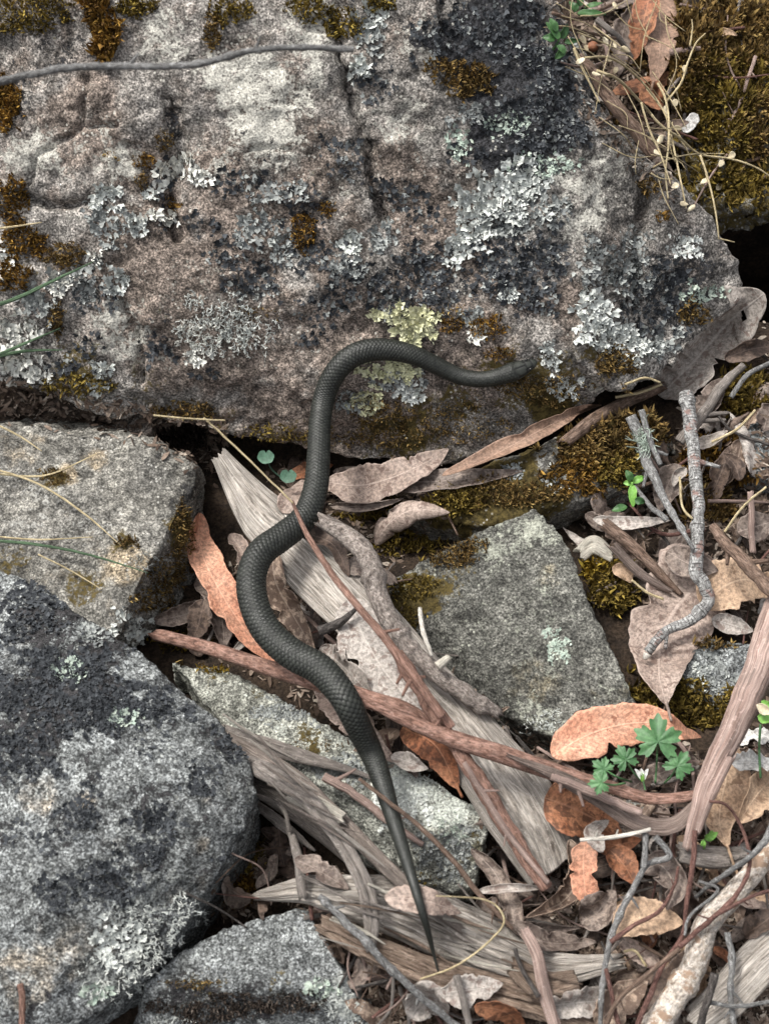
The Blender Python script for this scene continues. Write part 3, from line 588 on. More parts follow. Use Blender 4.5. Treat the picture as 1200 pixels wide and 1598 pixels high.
def moss(bv, parent, cx, cy, rx, ry, mat='moss_rust', n=None, size=8, ang=0, name='moss_cushion', ragged=.5, dome=4.0, label=None):
    n = n or int(rx*ry*.62)
    q = blob_px(cx, cy, rx, ry, n, ang, ragged, 3); P, N, T, K = on_rock(bv, q)
    if len(P) < 5: return
    k = len(P); px = PXS*T; r = np.hypot(q[K, 2], q[K, 3])
    size = size*1.25; lump = np.clip(.7+1.1*fbm(P, 110, 2, 77), .05, 2.2)
    P = P+N*(dome*np.clip(1-r*r, 0, 1)*px*(.3+.5*RNG.random(k)+.7*lump)-.5*px)[:, None]
    up = unit(N*.7+np.array([0, -.15, .55])+RNG.normal(0, .42, (k, 3))); s_ = unit(np.cross(up, RNG.normal(0, 1, (k, 3)))); t_ = np.cross(up, s_)
    V, F, R = instance(SPIKE, P, s_, t_, up, size*px*RNG.uniform(.5, 1.35, k))
    return link_mesh(name, V, F, M[mat], parent=parent, attrs={'rnd': R}, label=label, kind='stuff' if parent else None)
def lichen(bv, parent, cx, cy, rx, ry, mat='lichen_pale', n=None, size=11, ang=0, kind='lobe', ragged=.7, name='lichen_patch', label=None, radial=.7, lift=.28):
    n = n or int(rx*ry*(.11 if kind != 'coral' else .09)*(11/size)**1.5)+6
    q = blob_px(cx, cy, rx, ry, n, ang, ragged, 5); P, N, T, K = on_rock(bv, q)
    if len(P) < 3: return
    k = len(P); px = PXS*T
    out = P-P.mean(0); out = out/max(1e-9, np.abs(out).max())*radial+RNG.normal(0, .45, (k, 3))
    yv = unit(out-(out*N).sum(1)[:, None]*N); yv = unit(yv+N*(lift*RNG.uniform(.2, 1.6, k))[:, None]); xv = unit(np.cross(yv, N)); zv = np.cross(xv, yv)
    pr = {'lobe': LOBE, 'flat': LOBE_FLAT, 'coral': CORAL}[kind]
    if kind == 'coral': zv = unit(N+RNG.normal(0, .3, (k, 3))); xv = unit(np.cross(yv, zv)); yv = np.cross(zv, xv)
    V, F, R = instance(pr, P+N*(.7*px*RNG.random(k))[:, None], xv, yv, zv, size*px*RNG.uniform(.5, 1.3, k))
    return link_mesh(name, V, F, M[mat], parent=parent, attrs={'rnd': R}, label=label, kind='stuff')

# ------------------------------------------------------------------ sweeps: sticks, planks, bark, snake
def maxfilt(h, k):
    p = np.pad(h, k, mode='edge'); return np.max(np.stack([p[i:i+len(h)] for i in range(2*k+1)]), 0)
def meanfilt(h, k):
    if k < 1: return h
    p = np.pad(h, k, mode='edge'); c_ = np.cumsum(np.insert(p, 0, 0)); return (c_[2*k+1:]-c_[:-2*k-1])/(2*k+1)
def rest(px, py, rad_px, stiff, bury=0.0, spread=None):
    """depth along the rays at which a stick of that radius rests on what lies below it"""
    t = zlook(px, py)
    if spread is not None:                                         # look across the width too
        dx, dy = np.gradient(px), np.gradient(py); L = np.hypot(dx, dy)+1e-9; nx, ny = -dy/L, dx/L
        for s_ in (-1, -.5, .5, 1): t = np.minimum(t, zlook(px+nx*spread*s_, py+ny*spread*s_))
    h = -t; k = max(1, int(stiff)); h = meanfilt(maxfilt(h, k), k)
    return -h-rad_px*PXS*(-h)*(1-bury)
def interp_list(vals, n): return np.interp(np.linspace(0, 1, n), np.linspace(0, 1, len(vals)), vals) if np.ndim(vals) else np.full(n, float(vals))
def frames(C, px, py):
    T = unit(np.gradient(C, axis=0)); Nv = unit(.55*unit(-rays(px, py))+.45*np.array([0, -.1, 1.0])); S = unit(np.cross(T, Nv)); U = np.cross(S, T); return T, S, U
def caps(n, m, V): return [list(range(m))[::-1], [(n-1)*m+j for j in range(m)]]
def stick(path, rad, mat, stiff=25, sides=10, name='twig', label=None, cat='stick', group=None, parent=None, rough=.15, bury=.1, flat=1.0, lift=0.0, splat=True, depths=None, knots=0, jag=0.0, kind=None, step=3.0, wob=1.0, stubs=None):
    pts = catmull(path, step); n = len(pts); px, py = pts[:, 0], pts[:, 1]; r = interp_list(rad, n)
    if wob:
        s_ = np.arange(n)*step; sd_ = abs(hash((round(path[0][0]), round(path[0][1])))) % 997
        wx = fbm(np.stack([s_, s_*0+sd_, s_*0], -1), .03, 3, 1); wy = fbm(np.stack([s_, s_*0+sd_, s_*0+9], -1), .03, 3, 2)
        e = np.minimum(1, np.minimum(np.arange(n), np.arange(n)[::-1])/8); wr = np.minimum(r, 7)*.35; px = px+wx*wob*wr*e; py = py+wy*wob*wr*e
    t = rest(px, py, r*flat, stiff, bury, spread=r*.8) if depths is None else interp_list(depths, n)
    if np.ndim(lift) or lift: t = t-interp_list(lift, n)*PXS*t
    C = at_depth(px, py, t); T, S, U = frames(C, px, py); R = r*PXS*t
    for _ in range(knots):
        c_ = RNG.integers(3, max(4, n-3)); R = R*(1+.28*np.exp(-((np.arange(n)-c_)/2.2)**2))
    th = np.linspace(0, 2*np.pi, sides, endpoint=False)
    ring = np.cos(th)[None, :, None]*S[:, None]+flat*np.sin(th)[None, :, None]*U[:, None]
    P = C[:, None]+R[:, None, None]*ring
    Ls = np.concatenate([[0], np.cumsum(np.linalg.norm(np.diff(C, axis=0), axis=1))]); sl_ = np.broadcast_to((Ls/R.mean())[:, None], (n, sides))
    cq = np.stack([np.broadcast_to(np.cos(th)*1.5, (n, sides)), np.broadcast_to(np.sin(th)*1.5, (n, sides)), sl_*.22], -1)+path[0][0]
    P = P+ring*(R[:, None]*rough*(.8*fbm(cq, 1, 3, 5)+.45*fbm(cq*np.array([1.8, 1.8, 3.]), 1.3, 3, 8)))[..., None]
    if jag:
        P[-1] += T[-1]*(RNG.uniform(-.2, 1, sides)*jag*R[-1])[:, None]; P[0] -= T[0]*(RNG.uniform(-.2, 1, sides)*jag*R[0])[:, None]
    Ls = np.concatenate([[0], np.cumsum(np.linalg.norm(np.diff(C, axis=0), axis=1))])
    V = P.reshape(-1, 3); F = [tuple(f) for f in grid_faces(n, sides, True).tolist()]
    V = np.vstack([V, C[:1], C[-1:]]); a0, b0 = n*sides, n*sides+1
    for j in range(sides): F.append((a0, (j+1) % sides, j)); F.append((b0, (n-1)*sides+j, (n-1)*sides+(j+1) % sides))
    uv = np.stack([np.tile(np.abs(np.linspace(-1, 1, sides)), n), np.repeat(Ls*10, sides)], -1); uv = np.vstack([uv, [[.5, 0], [.5, Ls[-1]*10]]])
    o = link_mesh(name, V, F, M[mat], parent=parent, uv=uv, label=label, cat=cat if parent is None else None, group=group, kind=kind)
    if splat: zsplat(dense_top(C, S, R, U, flat))
    if stubs is None: stubs = 2 if (parent is None and cat == 'stick' and n > 36 and r.max() > 2.9) else 0
    for k_ in range(stubs):
        i = int(RNG.integers(5, n-5)); sg = RNG.choice([-1, 1]); dx, dy = px[i+1]-px[i-1], py[i+1]-py[i-1]; L_ = math.hypot(dx, dy)+1e-9; q = RNG.uniform(1.6, 4.2)*r[i]+3; w_ = RNG.uniform(.3, 1.0)
        ex, ey = (-dy*sg/L_+w_*dx/L_)*q, (dx*sg/L_+w_*dy/L_)*q
        stick([(px[i], py[i]), (px[i]+ex*.55, py[i]+ey*.5), (px[i]+ex, py[i]+ey)], [r[i]*.55, r[i]*.42, r[i]*.28], mat, 1, 7, 'side_stub', None, None, parent=o, splat=False, depths=[t[i], t[i]-R[i]*.3, t[i]-R[i]*.7], wob=0, step=2.0, jag=.8, stubs=0)
    return o
def dense_top(C, S, R, U, flat=1.0):
    out = []
    for s_ in np.linspace(-1, 1, 7): out.append(C+S*(s_*R)[:, None]+U*(flat*np.sqrt(max(0, 1-s_*s_))*R)[:, None])
    return np.vstack(out)
def under_rocks(on):
    global ZCUR
    ZCUR = ZBU if on else ZB
def timber(path, width, thick, mat, name, label, cat='wood', stiff=40, m=64, grain=.10, bury=.3, splits=5, roundness=.6, parent=None, taper=(0, 0), group=None, lift=0.0, raw=1.0):
    """weathered wood: a flattened bar with fibres and splits running along it; width and thick are pixel half sizes"""
    pts = catmull(path, 2.5); n = len(pts); px, py = pts[:, 0], pts[:, 1]; wd = interp_list(width, n); tk = interp_list(thick, n)
    t = rest(px, py, tk, stiff, bury, spread=wd.mean())
    if np.ndim(lift) or lift: t = t-interp_list(lift, n)*PXS*t
    C = at_depth(px, py, t); T, S, U = frames(C, px, py); W = wd*PXS*t; K = tk*PXS*t
    th = np.linspace(0, 2*np.pi, m, endpoint=False); ex = roundness
    ca = np.sign(np.cos(th))*np.abs(np.cos(th))**ex; sa = np.sign(np.sin(th))*np.abs(np.sin(th))**ex
    Ls = np.concatenate([[0], np.cumsum(np.linalg.norm(np.diff(C, axis=0), axis=1))])
    sd_ = RNG.uniform(0, 50)
    jj = np.broadcast_to(np.stack([np.cos(th), np.sin(th)], -1)[None], (n, m, 2)); wm = W.mean()
    drift = .35*fbm(np.stack([Ls*8, Ls*0+sd_, Ls*0], -1), 1, 2, 4)
    q = np.stack([(jj[..., 0]+drift[:, None]*.6)*wm*520, jj[..., 1]*K.mean()*520, np.broadcast_to((Ls*16)[:, None], (n, m))], -1)+sd_
    fib = fbm(q, 1.0, 3, 12, .6); fib2 = fbm(q*np.array([.35, .35, .5]), 1, 2, 18)
    disp = grain*(fib*.55+fib2*.9)
    for _ in range(splits):
        c_ = RNG.uniform(-.85, .85); s0 = RNG.uniform(0, .8)*Ls[-1]; ln = RNG.uniform(.15, .5)*Ls[-1]
        along = smooth(Ls, s0, s0+.15*ln)*(1-smooth(Ls, s0+.75*ln, s0+ln)); off = (ca[None]-(c_+drift*.5)[:, None])*W[:, None]/.0011
        disp = disp-(.75*along[:, None]*np.exp(-off**2))*(np.sin(th) > -.2)
    ring = ca[None, :, None]*S[:, None]*W[:, None, None]+sa[None, :, None]*U[:, None]*K[:, None, None]
    P = C[:, None]+ring+unit(ring)*(disp*np.minimum(W, K)[:, None]*1.0)[..., None]
    # ragged ends: fibres break at different lengths
    for e, sg in ((0, -1), (n-1, 1)):
        idx = range(0, 6) if e == 0 else range(n-6, n)
        jag = fbm(np.stack([ca*wm*380, sa*wm*200, np.full(m, sd_+e)], -1), 1, 2, 25)*wm*.45*raw
        for q_, i in enumerate(idx):
            f = (1-q_/5) if e == 0 else q_/5
            P[i] = P[i]+T[i]*(sg*jag*f)[:, None]
    V = np.vstack([P.reshape(-1, 3), C[:1]+T[:1]*.2*wm, C[-1:]-T[-1:]*.2*wm]); F = [tuple(f) for f in grid_faces(n, m, True).tolist()]; a0, b0 = n*m, n*m+1
    for j in range(m): F.append((a0, (j+1) % m, j)); F.append((b0, (n-1)*m+j, (n-1)*m+(j+1) % m))
    u = np.where(np.sin(th) >= 0, (1-np.cos(th))/2, (1+np.cos(th))/2+1)
    uv = np.vstack([np.stack([(u[None]+drift[:, None]*.25).ravel(), np.repeat(Ls*10, m)], -1), [[.5, 0], [.5, Ls[-1]*10]]])
    o = link_mesh(name, V, F, M[mat], uv=uv, label=label, cat=cat if parent is None else None, parent=parent, group=group)
    zsplat(P[:, :m//2+1].reshape(-1, 3)); return o
def ribbon(path, width, mat, name='bark_strip', label=None, cat='bark', curl=1.0, stiff=30, thick=.0007, parent=None, group=None, lift=0, m=15, twist=(0, 0), bury=.2, open_=1.0, split=True):
    """a strip of bark rolled about its length: curl in turns of half circles, thickness real"""
    pts = catmull(path, 3); n = len(pts); px, py = pts[:, 0], pts[:, 1]; wd = interp_list(width, n); cu = interp_list(curl, n)
    hgt = wd*np.clip(cu, .1, 1.2)*.55
    t = rest(px, py, hgt, stiff, bury)
    if np.ndim(lift) or lift: t = t-interp_list(lift, n)*PXS*t
    C = at_depth(px, py, t); T, S, U = frames(C, px, py); W = wd*PXS*t
    tw = interp_list(twist, n); S2 = S*np.cos(tw)[:, None]+U*np.sin(tw)[:, None]; U2 = -S*np.sin(tw)[:, None]+U*np.cos(tw)[:, None]
    Ls = np.concatenate([[0], np.cumsum(np.linalg.norm(np.diff(C, axis=0), axis=1))])
    u = np.linspace(-1, 1, m); sd_ = RNG.uniform(0, 90)
    edge = 1+.10*fbm(np.stack([Ls*45, Ls*0+sd_, Ls*0], -1), 1, 3, 3)
    ang = u[None]*(np.pi*.5*cu)[:, None]*edge[:, None]; rr = (W/np.maximum(np.sin(np.minimum(np.pi*.5*cu, np.pi/2)), .15))
    off = np.sin(ang)[..., None]*S2[:, None]*rr[:, None, None]+((np.cos(ang)-np.cos(np.pi*.25*cu)[:, None])*rr[:, None])[..., None]*U2[:, None]
    P = C[:, None]+off; P = P+U2[:, None]*(fbm(np.stack([np.broadcast_to((Ls*30)[:, None], (n, m)), np.broadcast_to(u[None]*2.5, (n, m)), np.full((n, m), sd_)], -1), 1, 3, 7)*.0011)[..., None]
    for e_, sg in ((0, -1), (n-1, 1)):                                   # torn ends
        jag = W.mean()*(.9*fbm(np.stack([u*2.2, u*0+sd_, u*0+e_], -1), 1, 3, 31)+RNG.normal(0, .25, m))
        for q_ in range(5):
            i = q_ if e_ == 0 else n-1-q_
            P[i] = P[i]+T[i]*(sg*jag*(1-q_/5))[:, None]
    Q = P-unit(np.cross(np.gradient(P, axis=1), np.gradient(P, axis=0)))*thick
    V = np.vstack([P.reshape(-1, 3), Q.reshape(-1, 3)]); f = grid_faces(n, m); F = [tuple(a_) for a_ in f.tolist()]+[tuple(a_[::-1]) for a_ in (f+n*m).tolist()]
    k = n*m
    for i in range(n-1):
        F.append((i*m, (i+1)*m, k+(i+1)*m, k+i*m)); F.append((i*m+m-1, k+i*m+m-1, k+(i+1)*m+m-1, (i+1)*m+m-1))
    for j in range(m-1):
        F.append((j, k+j, k+j+1, j+1)); F.append(((n-1)*m+j, (n-1)*m+j+1, k+(n-1)*m+j+1, k+(n-1)*m+j))
    uv = np.stack([np.tile((u+1)/2, n), np.repeat(Ls*10, m)], -1); uv = np.vstack([uv, uv])
    o = link_mesh(name, V, F, M[mat], uv=uv, label=label, cat=cat if parent is None else None, parent=parent, group=group)
    zsplat(P.reshape(-1, 3)); return o

def leaf(path, width, mat, label=None, cup=.25, curl_tip=0., ripple=.6, name='dead_leaf', cat='leaf', group=None, lift=0, tilt=0., shape=1.0, blunt=False, stem=0, thick=.00028, torn=.12, hole=None, parent=None, splat=True, conform=.7, stiff=12, m=13, eps=1.2, asym=0., veins=True, anchor=None):
    """a leaf laid along a pixel path; it is lifted clear of whatever lies under it"""
    pts = catmull(path, 4.0); n = max(14, int(len(pts)*1.5)); pts = np.stack([np.interp(np.linspace(0, 1, n), np.linspace(0, 1, len(pts)), pts[:, k]) for k in (0, 1)], -1)
    px, py = pts[:, 0], pts[:, 1]; s_ = np.linspace(0, 1, n)
    prof = np.sin(np.pi*np.clip(s_, 0, 1)**(.75*shape))**.75 if not blunt else np.clip(np.minimum(s_*7, (1-s_)*6), 0, 1)**.5*(.85+.15*np.sin(s_*np.pi))
    prof = np.maximum(prof, .03); sd_ = RNG.uniform(0, 90)
    t = rest(px, py, 2.0, stiff, 0)
    if anchor: ap = np.array(anchor, float); t = interp_list(list(zlook(ap[:, 0], ap[:, 1])), n); t = meanfilt(t, 4)
    if np.ndim(lift) or lift: t = t-interp_list(lift, n)*PXS*t
    if curl_tip: t = t-curl_tip*width*PXS*t*(np.clip(s_-.55, 0, 1)/.45)**2
    C = at_depth(px, py, t); T = unit(np.gradient(C, axis=0)); Nv = meanstack(znormal(px, py, 14)*.5+unit(-rays(px, py))*.35+np.array([0, 0, .25]), n)
    S = unit(np.cross(T, unit(Nv))); U = np.cross(S, T)
    tl = interp_list(tilt, n); S, U = S*np.cos(tl)[:, None]+U*np.sin(tl)[:, None], -S*np.sin(tl)[:, None]+U*np.cos(tl)[:, None]
    W = .5*width*PXS*t*prof; u = np.linspace(-1, 1, m)
    cp = interp_list(cup, n)
    ang = u[None]*(cp*1.9)[:, None]; den = np.maximum(np.abs(cp*1.9), 1e-3)
    lat = np.sin(ang)/den[:, None]; upw = (1-np.cos(ang))/den[:, None]*np.sign(cp)[:, None]
    q = np.stack([np.broadcast_to((s_*3.1)[:, None], (n, m)), np.broadcast_to(u[None]*.9, (n, m)), np.full((n, m), sd_)], -1)
    rp = fbm(q, 1.1, 3, 15); ed = 1+(.13*fbm(np.stack([s_*11, s_*0+sd_, s_*0], -1), 1, 4, 6, .65))[:, None]*np.abs(u)[None]
    if torn: ed = ed*(1-torn*np.clip(fbm(np.stack([np.broadcast_to((s_*7)[:, None], (n, m)), np.sign(u)[None]*np.ones((n, 1)), np.full((n, m), sd_+3)], -1), 1, 3, 9), 0, 1)*np.abs(u)[None]**.5)
    if width > 34 and name in ('dead_leaf', 'leaf_scrap'):             # insect bites and breaks in the rim
        for _ in range(int(RNG.integers(1, 4))):
            s0 = RNG.uniform(.1, .95); sg = RNG.choice([-1, 1]); ed = ed*(1-(RNG.uniform(.12, .5)*np.exp(-((s_-s0)/RNG.uniform(.012, .05))**2))[:, None]*np.clip(u*sg, 0, 1)[None]**.7)
    P = C[:, None]+S[:, None]*(lat*W[:, None]*ed+asym*W[:, None]*.2)[..., None]+U[:, None]*(upw*W[:, None]+ripple*.10*rp*(.5*width*PXS*t)[:, None]*(.35+np.abs(u)[None])*prof[:, None])[..., None]
    # keep every point in front of what it lies on
    x, y, tt = to_px(P); zs = zlook(x, y)-eps*PXS*tt
    d = np.clip(tt-zs, 0, .03); e = d.copy()
    for _ in range(3):
        pe = np.pad(e, 1, mode='edge'); e = np.maximum(d, .2*(pe[1:-1, 1:-1]+pe[:-2, 1:-1]+pe[2:, 1:-1]+pe[1:-1, :-2]+pe[1:-1, 2:]))
    P = P-rays(x, y)*e[..., None]
    nrm = unit(np.cross(np.gradient(P, axis=0), np.gradient(P, axis=1))); nrm = nrm*np.sign((nrm*U[:, None]).sum(-1))[..., None]
    Q = P-nrm*thick
    f = grid_faces(n, m); keep = np.ones(len(f), bool)
    if hole:
        for hs, hu, hr in hole:
            fi = (f[:, 0]//m)/(n-1); fu = u[f[:, 0] % m]; keep &= ((fi-hs)*len(px)*4/(width*.5))**2+(fu-hu)**2 > hr*hr
        f = f[keep]
    V = np.vstack([P.reshape(-1, 3), Q.reshape(-1, 3)]); F = [tuple(a_) for a_ in f.tolist()]+[tuple(a_[::-1]) for a_ in (f+n*m).tolist()]; k = n*m
    for i in range(n-1):
        F.append((i*m, (i+1)*m, k+(i+1)*m, k+i*m)); F.append((i*m+m-1, k+i*m+m-1, k+(i+1)*m+m-1, (i+1)*m+m-1))
    for j in range(m-1):
        F.append((j, k+j, k+j+1, j+1)); F.append(((n-1)*m+j, (n-1)*m+j+1, k+(n-1)*m+j+1, k+(n-1)*m+j))
    uv = np.stack([np.tile((u+1)/2, n), np.repeat(s_, m)], -1); uv = np.vstack([uv, uv])
    o = link_mesh(name, V, F, M[mat], uv=uv, label=label, cat=cat if parent is None else None, group=group, parent=parent)
    if splat: zsplat(P.reshape(-1, 3))
    if stem:
        d = pts[-1]-pts[-4]; d = d/np.linalg.norm(d)
        tt0 = to_px(P[-1].mean(0))[2]
        stick([tuple(pts[-3]), tuple(pts[-1]+d*stem*.5), tuple(pts[-1]+d*stem)], [2.6, 2.2, 2.4], mat, name='leaf_stalk', parent=o, sides=6, stiff=4, splat=False)
    return o
def meanstack(A_, n):
    k = max(1, n//4); return np.stack([meanfilt(A_[:, c_], k) for c_ in range(3)], -1)
# ------------------------------------------------------------------ moss and lichen on the big boulder
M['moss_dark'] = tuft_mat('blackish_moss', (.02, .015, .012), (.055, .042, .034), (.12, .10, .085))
for x, y, rx, ry, mt, sz in [(40, 20, 70, 38, 'moss_olive', 8), (150, 10, 26, 30, 'moss_rust', 11), (165, 60, 22, 42, 'moss_rust', 14), (215, 12, 40, 16, 'moss_olive', 8), (360, 15, 32, 25, 'moss_olive', 7), (333, 48, 16, 30, 'moss_brown', 7), (480, 15, 40, 20, 'moss_olive', 7), (540, 38, 32, 22, 'moss_olive', 8), (590, 5, 30, 14, 'moss_olive', 8), (12, 165, 24, 50, 'moss_rust', 9), (475, 360, 24, 34, 'moss_rust', 6), (510, 326, 13, 13, 'moss_rust', 6), (728, 122, 44, 30, 'moss_brown', 8), (680, 105, 20, 16, 'moss_brown', 7), (22, 310, 24, 34, 'moss_rust', 8), (30, 375, 26, 34, 'moss_rust', 8), (100, 400, 34, 20, 'moss_brown', 7), (20, 430, 30, 24, 'moss_rust', 8), (90, 500, 14, 28, 'moss_brown', 7), (225, 252, 20, 12, 'moss_rust', 6), (258, 220, 13, 18, 'moss_brown', 6), (222, 282, 12, 14, 'moss_brown', 6), (175, 245, 12, 9, 'moss_brown', 5), (760, 510, 28, 18, 'moss_rust', 7), (705, 507, 18, 13, 'moss_rust', 6), (778, 552, 24, 11, 'moss_rust', 6), (822, 600, 34, 10, 'moss_brown', 5), (850, 610, 70, 28, 'moss_brown', 6), (960, 565, 36, 26, 'moss_brown', 7), (1080, 490, 26, 20, 'moss_brown', 7), (1012, 290, 20, 14, 'moss_brown', 7), (1033, 338, 12, 10, 'moss_rust', 6), (120, 600, 70, 16, 'moss_olive', 8), (290, 640, 55, 14, 'moss_brown', 7), (600, 680, 90, 22, 'moss_brown', 6), (430, 676, 60, 16, 'moss_olive', 6), (720, 660, 70, 30, 'moss_brown', 5), (270, 320, 14, 10, 'moss_rust', 6), (925, 650, 30, 14, 'moss_brown', 6), (600, 640, 60, 25, 'moss_brown', 5), (60, 385, 16, 20, 'moss_rust', 7), (395, 490, 40, 12, 'moss_brown', 4), (990, 620, 30, 20, 'moss_brown', 7), (700, 490, 30, 16, 'moss_brown', 5)]:
    dens = .62 if sz > 5 and rx < 60 else .34
    moss(bv_big, boulder, x, y, rx, ry, mt, int(rx*ry*dens), sz)
for x, y, rx, ry, mt, sz, kd, *lb in [
        (790, 300, 58, 42, 'lichen_pale', 13, 'lobe', 'pale grey leafy lichen rosette right of the rust moss'), (735, 350, 32, 36, 'lichen_pale', 12, 'lobe'), (712, 395, 16, 20, 'lichen_pale', 11, 'lobe'), (845, 325, 36, 24, 'lichen_mid', 11, 'lobe'),
        (815, 390, 62, 40, 'lichen_dark', 11, 'lobe'), (830, 440, 44, 40, 'lichen_dark', 11, 'lobe'), (770, 420, 40, 34, 'lichen_dark', 10, 'lobe'), (795, 350, 40, 20, 'lichen_mid', 11, 'lobe'), (790, 455, 14, 12, 'lichen_pale', 9, 'lobe'),
        (825, 215, 75, 50, 'lichen_dark', 8, 'flat'), (865, 150, 52, 60, 'lichen_dark', 8, 'flat'), (780, 50, 62, 44, 'lichen_dark', 9, 'flat'), (850, 90, 36, 40, 'lichen_dark', 8, 'flat'), (690, 50, 36, 40, 'lichen_dark', 9, 'flat'), (720, 225, 18, 24, 'lichen_green', 8, 'flat'), (790, 195, 30, 16, 'lichen_green', 7, 'flat'), (730, 180, 28, 14, 'lichen_mid', 8, 'flat'), (850, 255, 44, 16, 'lichen_green', 7, 'flat'),
        (925, 485, 24, 40, 'lichen_pale', 12, 'lobe'), (950, 520, 26, 22, 'lichen_pale', 12, 'lobe'), (990, 540, 32, 28, 'lichen_pale', 11, 'lobe'), (1020, 470, 50, 56, 'lichen_dark', 11, 'lobe'), (975, 430, 34, 46, 'lichen_mid', 10, 'lobe'), (1030, 540, 36, 22, 'lichen_mid', 10, 'lobe'), (930, 400, 20, 34, 'lichen_mid', 10, 'lobe'), (1100, 455, 34, 14, 'lichen_green', 8, 'flat'), (1070, 385, 22, 16, 'lichen_pale', 7, 'flat'), (990, 385, 26, 24, 'lichen_mid', 8, 'flat'), (1040, 430, 30, 24, 'lichen_dark', 9, 'flat'),
        (562, 105, 14, 18, 'lichen_pale', 13, 'lobe'), (575, 62, 22, 30, 'lichen_mid', 13, 'lobe'), (590, 130, 28, 24, 'lichen_dark', 10, 'flat'), (590, 25, 18, 16, 'lichen_pale', 12, 'lobe'),
        (283, 262, 26, 16, 'lichen_white', 15, 'flat'), (312, 272, 16, 10, 'lichen_white', 13, 'flat'), (252, 275, 8, 16, 'lichen_white', 12, 'flat'), (252, 340, 24, 10, 'lichen_white', 11, 'lobe'), (212, 350, 12, 12, 'lichen_pale', 10, 'lobe'), (165, 308, 22, 18, 'lichen_pale', 11, 'lobe'), (240, 305, 10, 8, 'lichen_pale', 10, 'lobe'), (262, 300, 20, 46, 'lichen_dark', 9, 'lobe'), (170, 350, 34, 28, 'lichen_mid', 9, 'flat'),
        (395, 355, 24, 26, 'lichen_mid', 12, 'lobe'), (545, 380, 14, 20, 'lichen_pale', 11, 'lobe'), (500, 400, 36, 26, 'lichen_dark', 9, 'lobe'), (530, 245, 28, 28, 'lichen_dark', 8, 'lobe', 'round slate-grey lichen rosette near the long crack'), (610, 300, 30, 22, 'lichen_dark', 9, 'lobe'), (440, 300, 40, 16, 'lichen_mid', 9, 'flat'), (370, 280, 34, 24, 'lichen_dark', 9, 'flat'), (395, 430, 40, 36, 'lichen_dark', 9, 'lobe'), (480, 330, 22, 34, 'lichen_dark', 8, 'flat'), (640, 440, 55, 36, 'lichen_dark', 10, 'lobe'), (690, 465, 40, 24, 'lichen_dark', 10, 'lobe'), (660, 400, 36, 24, 'lichen_dark', 9, 'flat'), (560, 440, 40, 24, 'lichen_dark', 8, 'flat'), (540, 420, 24, 18, 'lichen_mid', 9, 'lobe'), (500, 470, 40, 20, 'lichen_dark', 8, 'flat'), (720, 240, 20, 10, 'lichen_dark', 8, 'flat'), (320, 350, 24, 16, 'lichen_dark', 8, 'flat'), (440, 380, 22, 30, 'lichen_mid', 8, 'flat'), (600, 370, 26, 20, 'lichen_mid', 9, 'flat'), (665, 330, 22, 24, 'lichen_dark', 8, 'flat'), (465, 385, 24, 24, 'lichen_dark', 9, 'lobe'), (350, 395, 26, 20, 'lichen_dark', 8, 'flat'), (610, 480, 30, 16, 'lichen_dark', 9, 'flat'),
        (350, 505, 70, 40, 'lichen_pale', 12, 'coral', 'pale branching coral-like lichen on the lower boulder face'), (310, 520, 36, 30, 'lichen_white', 11, 'coral'), (385, 520, 34, 30, 'lichen_pale', 12, 'coral'), (310, 553, 18, 12, 'lichen_white', 10, 'lobe'), (318, 582, 14, 10, 'lichen_dark', 10, 'lobe'),
        (20, 515, 34, 20, 'lichen_white', 13, 'lobe', 'white ragged lichen at the left edge beside the grass'), (30, 572, 38, 22, 'lichen_white', 13, 'lobe'), (5, 400, 14, 26, 'lichen_white', 14, 'flat'), (150, 400, 10, 7, 'lichen_white', 9, 'flat'), (180, 440, 16, 20, 'lichen_pale', 11, 'lobe'), (125, 440, 40, 26, 'lichen_mid', 11, 'lobe'), (95, 440, 20, 14, 'lichen_white', 10, 'lobe'), (60, 470, 24, 26, 'lichen_mid', 11, 'lobe'), (150, 470, 30, 16, 'lichen_dark', 10, 'lobe'), (155, 590, 14, 22, 'lichen_pale', 10, 'lobe'), (140, 550, 20, 26, 'lichen_dark', 9, 'lobe'), (95, 570, 26, 18, 'lichen_dark', 9, 'flat'),
        (630, 492, 38, 18, 'lichen_yellow', 16, 'lobe', 'bright yellow-green leafy lichen above the snake'), (648, 522, 26, 18, 'lichen_yellow', 15, 'lobe'), (608, 580, 42, 15, 'lichen_yellow', 12, 'lobe', 'yellow-green lichen in the bend of the snake'), (575, 625, 24, 15, 'lichen_yellow', 12, 'lobe'), (620, 600, 34, 18, 'lichen_mid', 10, 'lobe'), (645, 612, 18, 12, 'lichen_pale', 9, 'lobe'), (548, 628, 24, 14, 'lichen_mid', 10, 'lobe'), (745, 520, 10, 10, 'lichen_white', 12, 'flat'), (732, 498, 16, 12, 'lichen_mid', 11, 'lobe'), (858, 560, 12, 18, 'lichen_pale', 8, 'lobe'), (735, 620, 18, 7, 'lichen_mid', 8, 'coral'), (880, 605, 22, 18, 'lichen_pale', 8, 'lobe'), (455, 692, 12, 10, 'lichen_pale', 8, 'coral'), (245, 545, 24, 22, 'lichen_dark', 9, 'lobe'), (490, 520, 24, 14, 'lichen_dark', 8, 'flat'), (856, 542, 8, 10, 'lichen_pale', 7, 'flat')]:
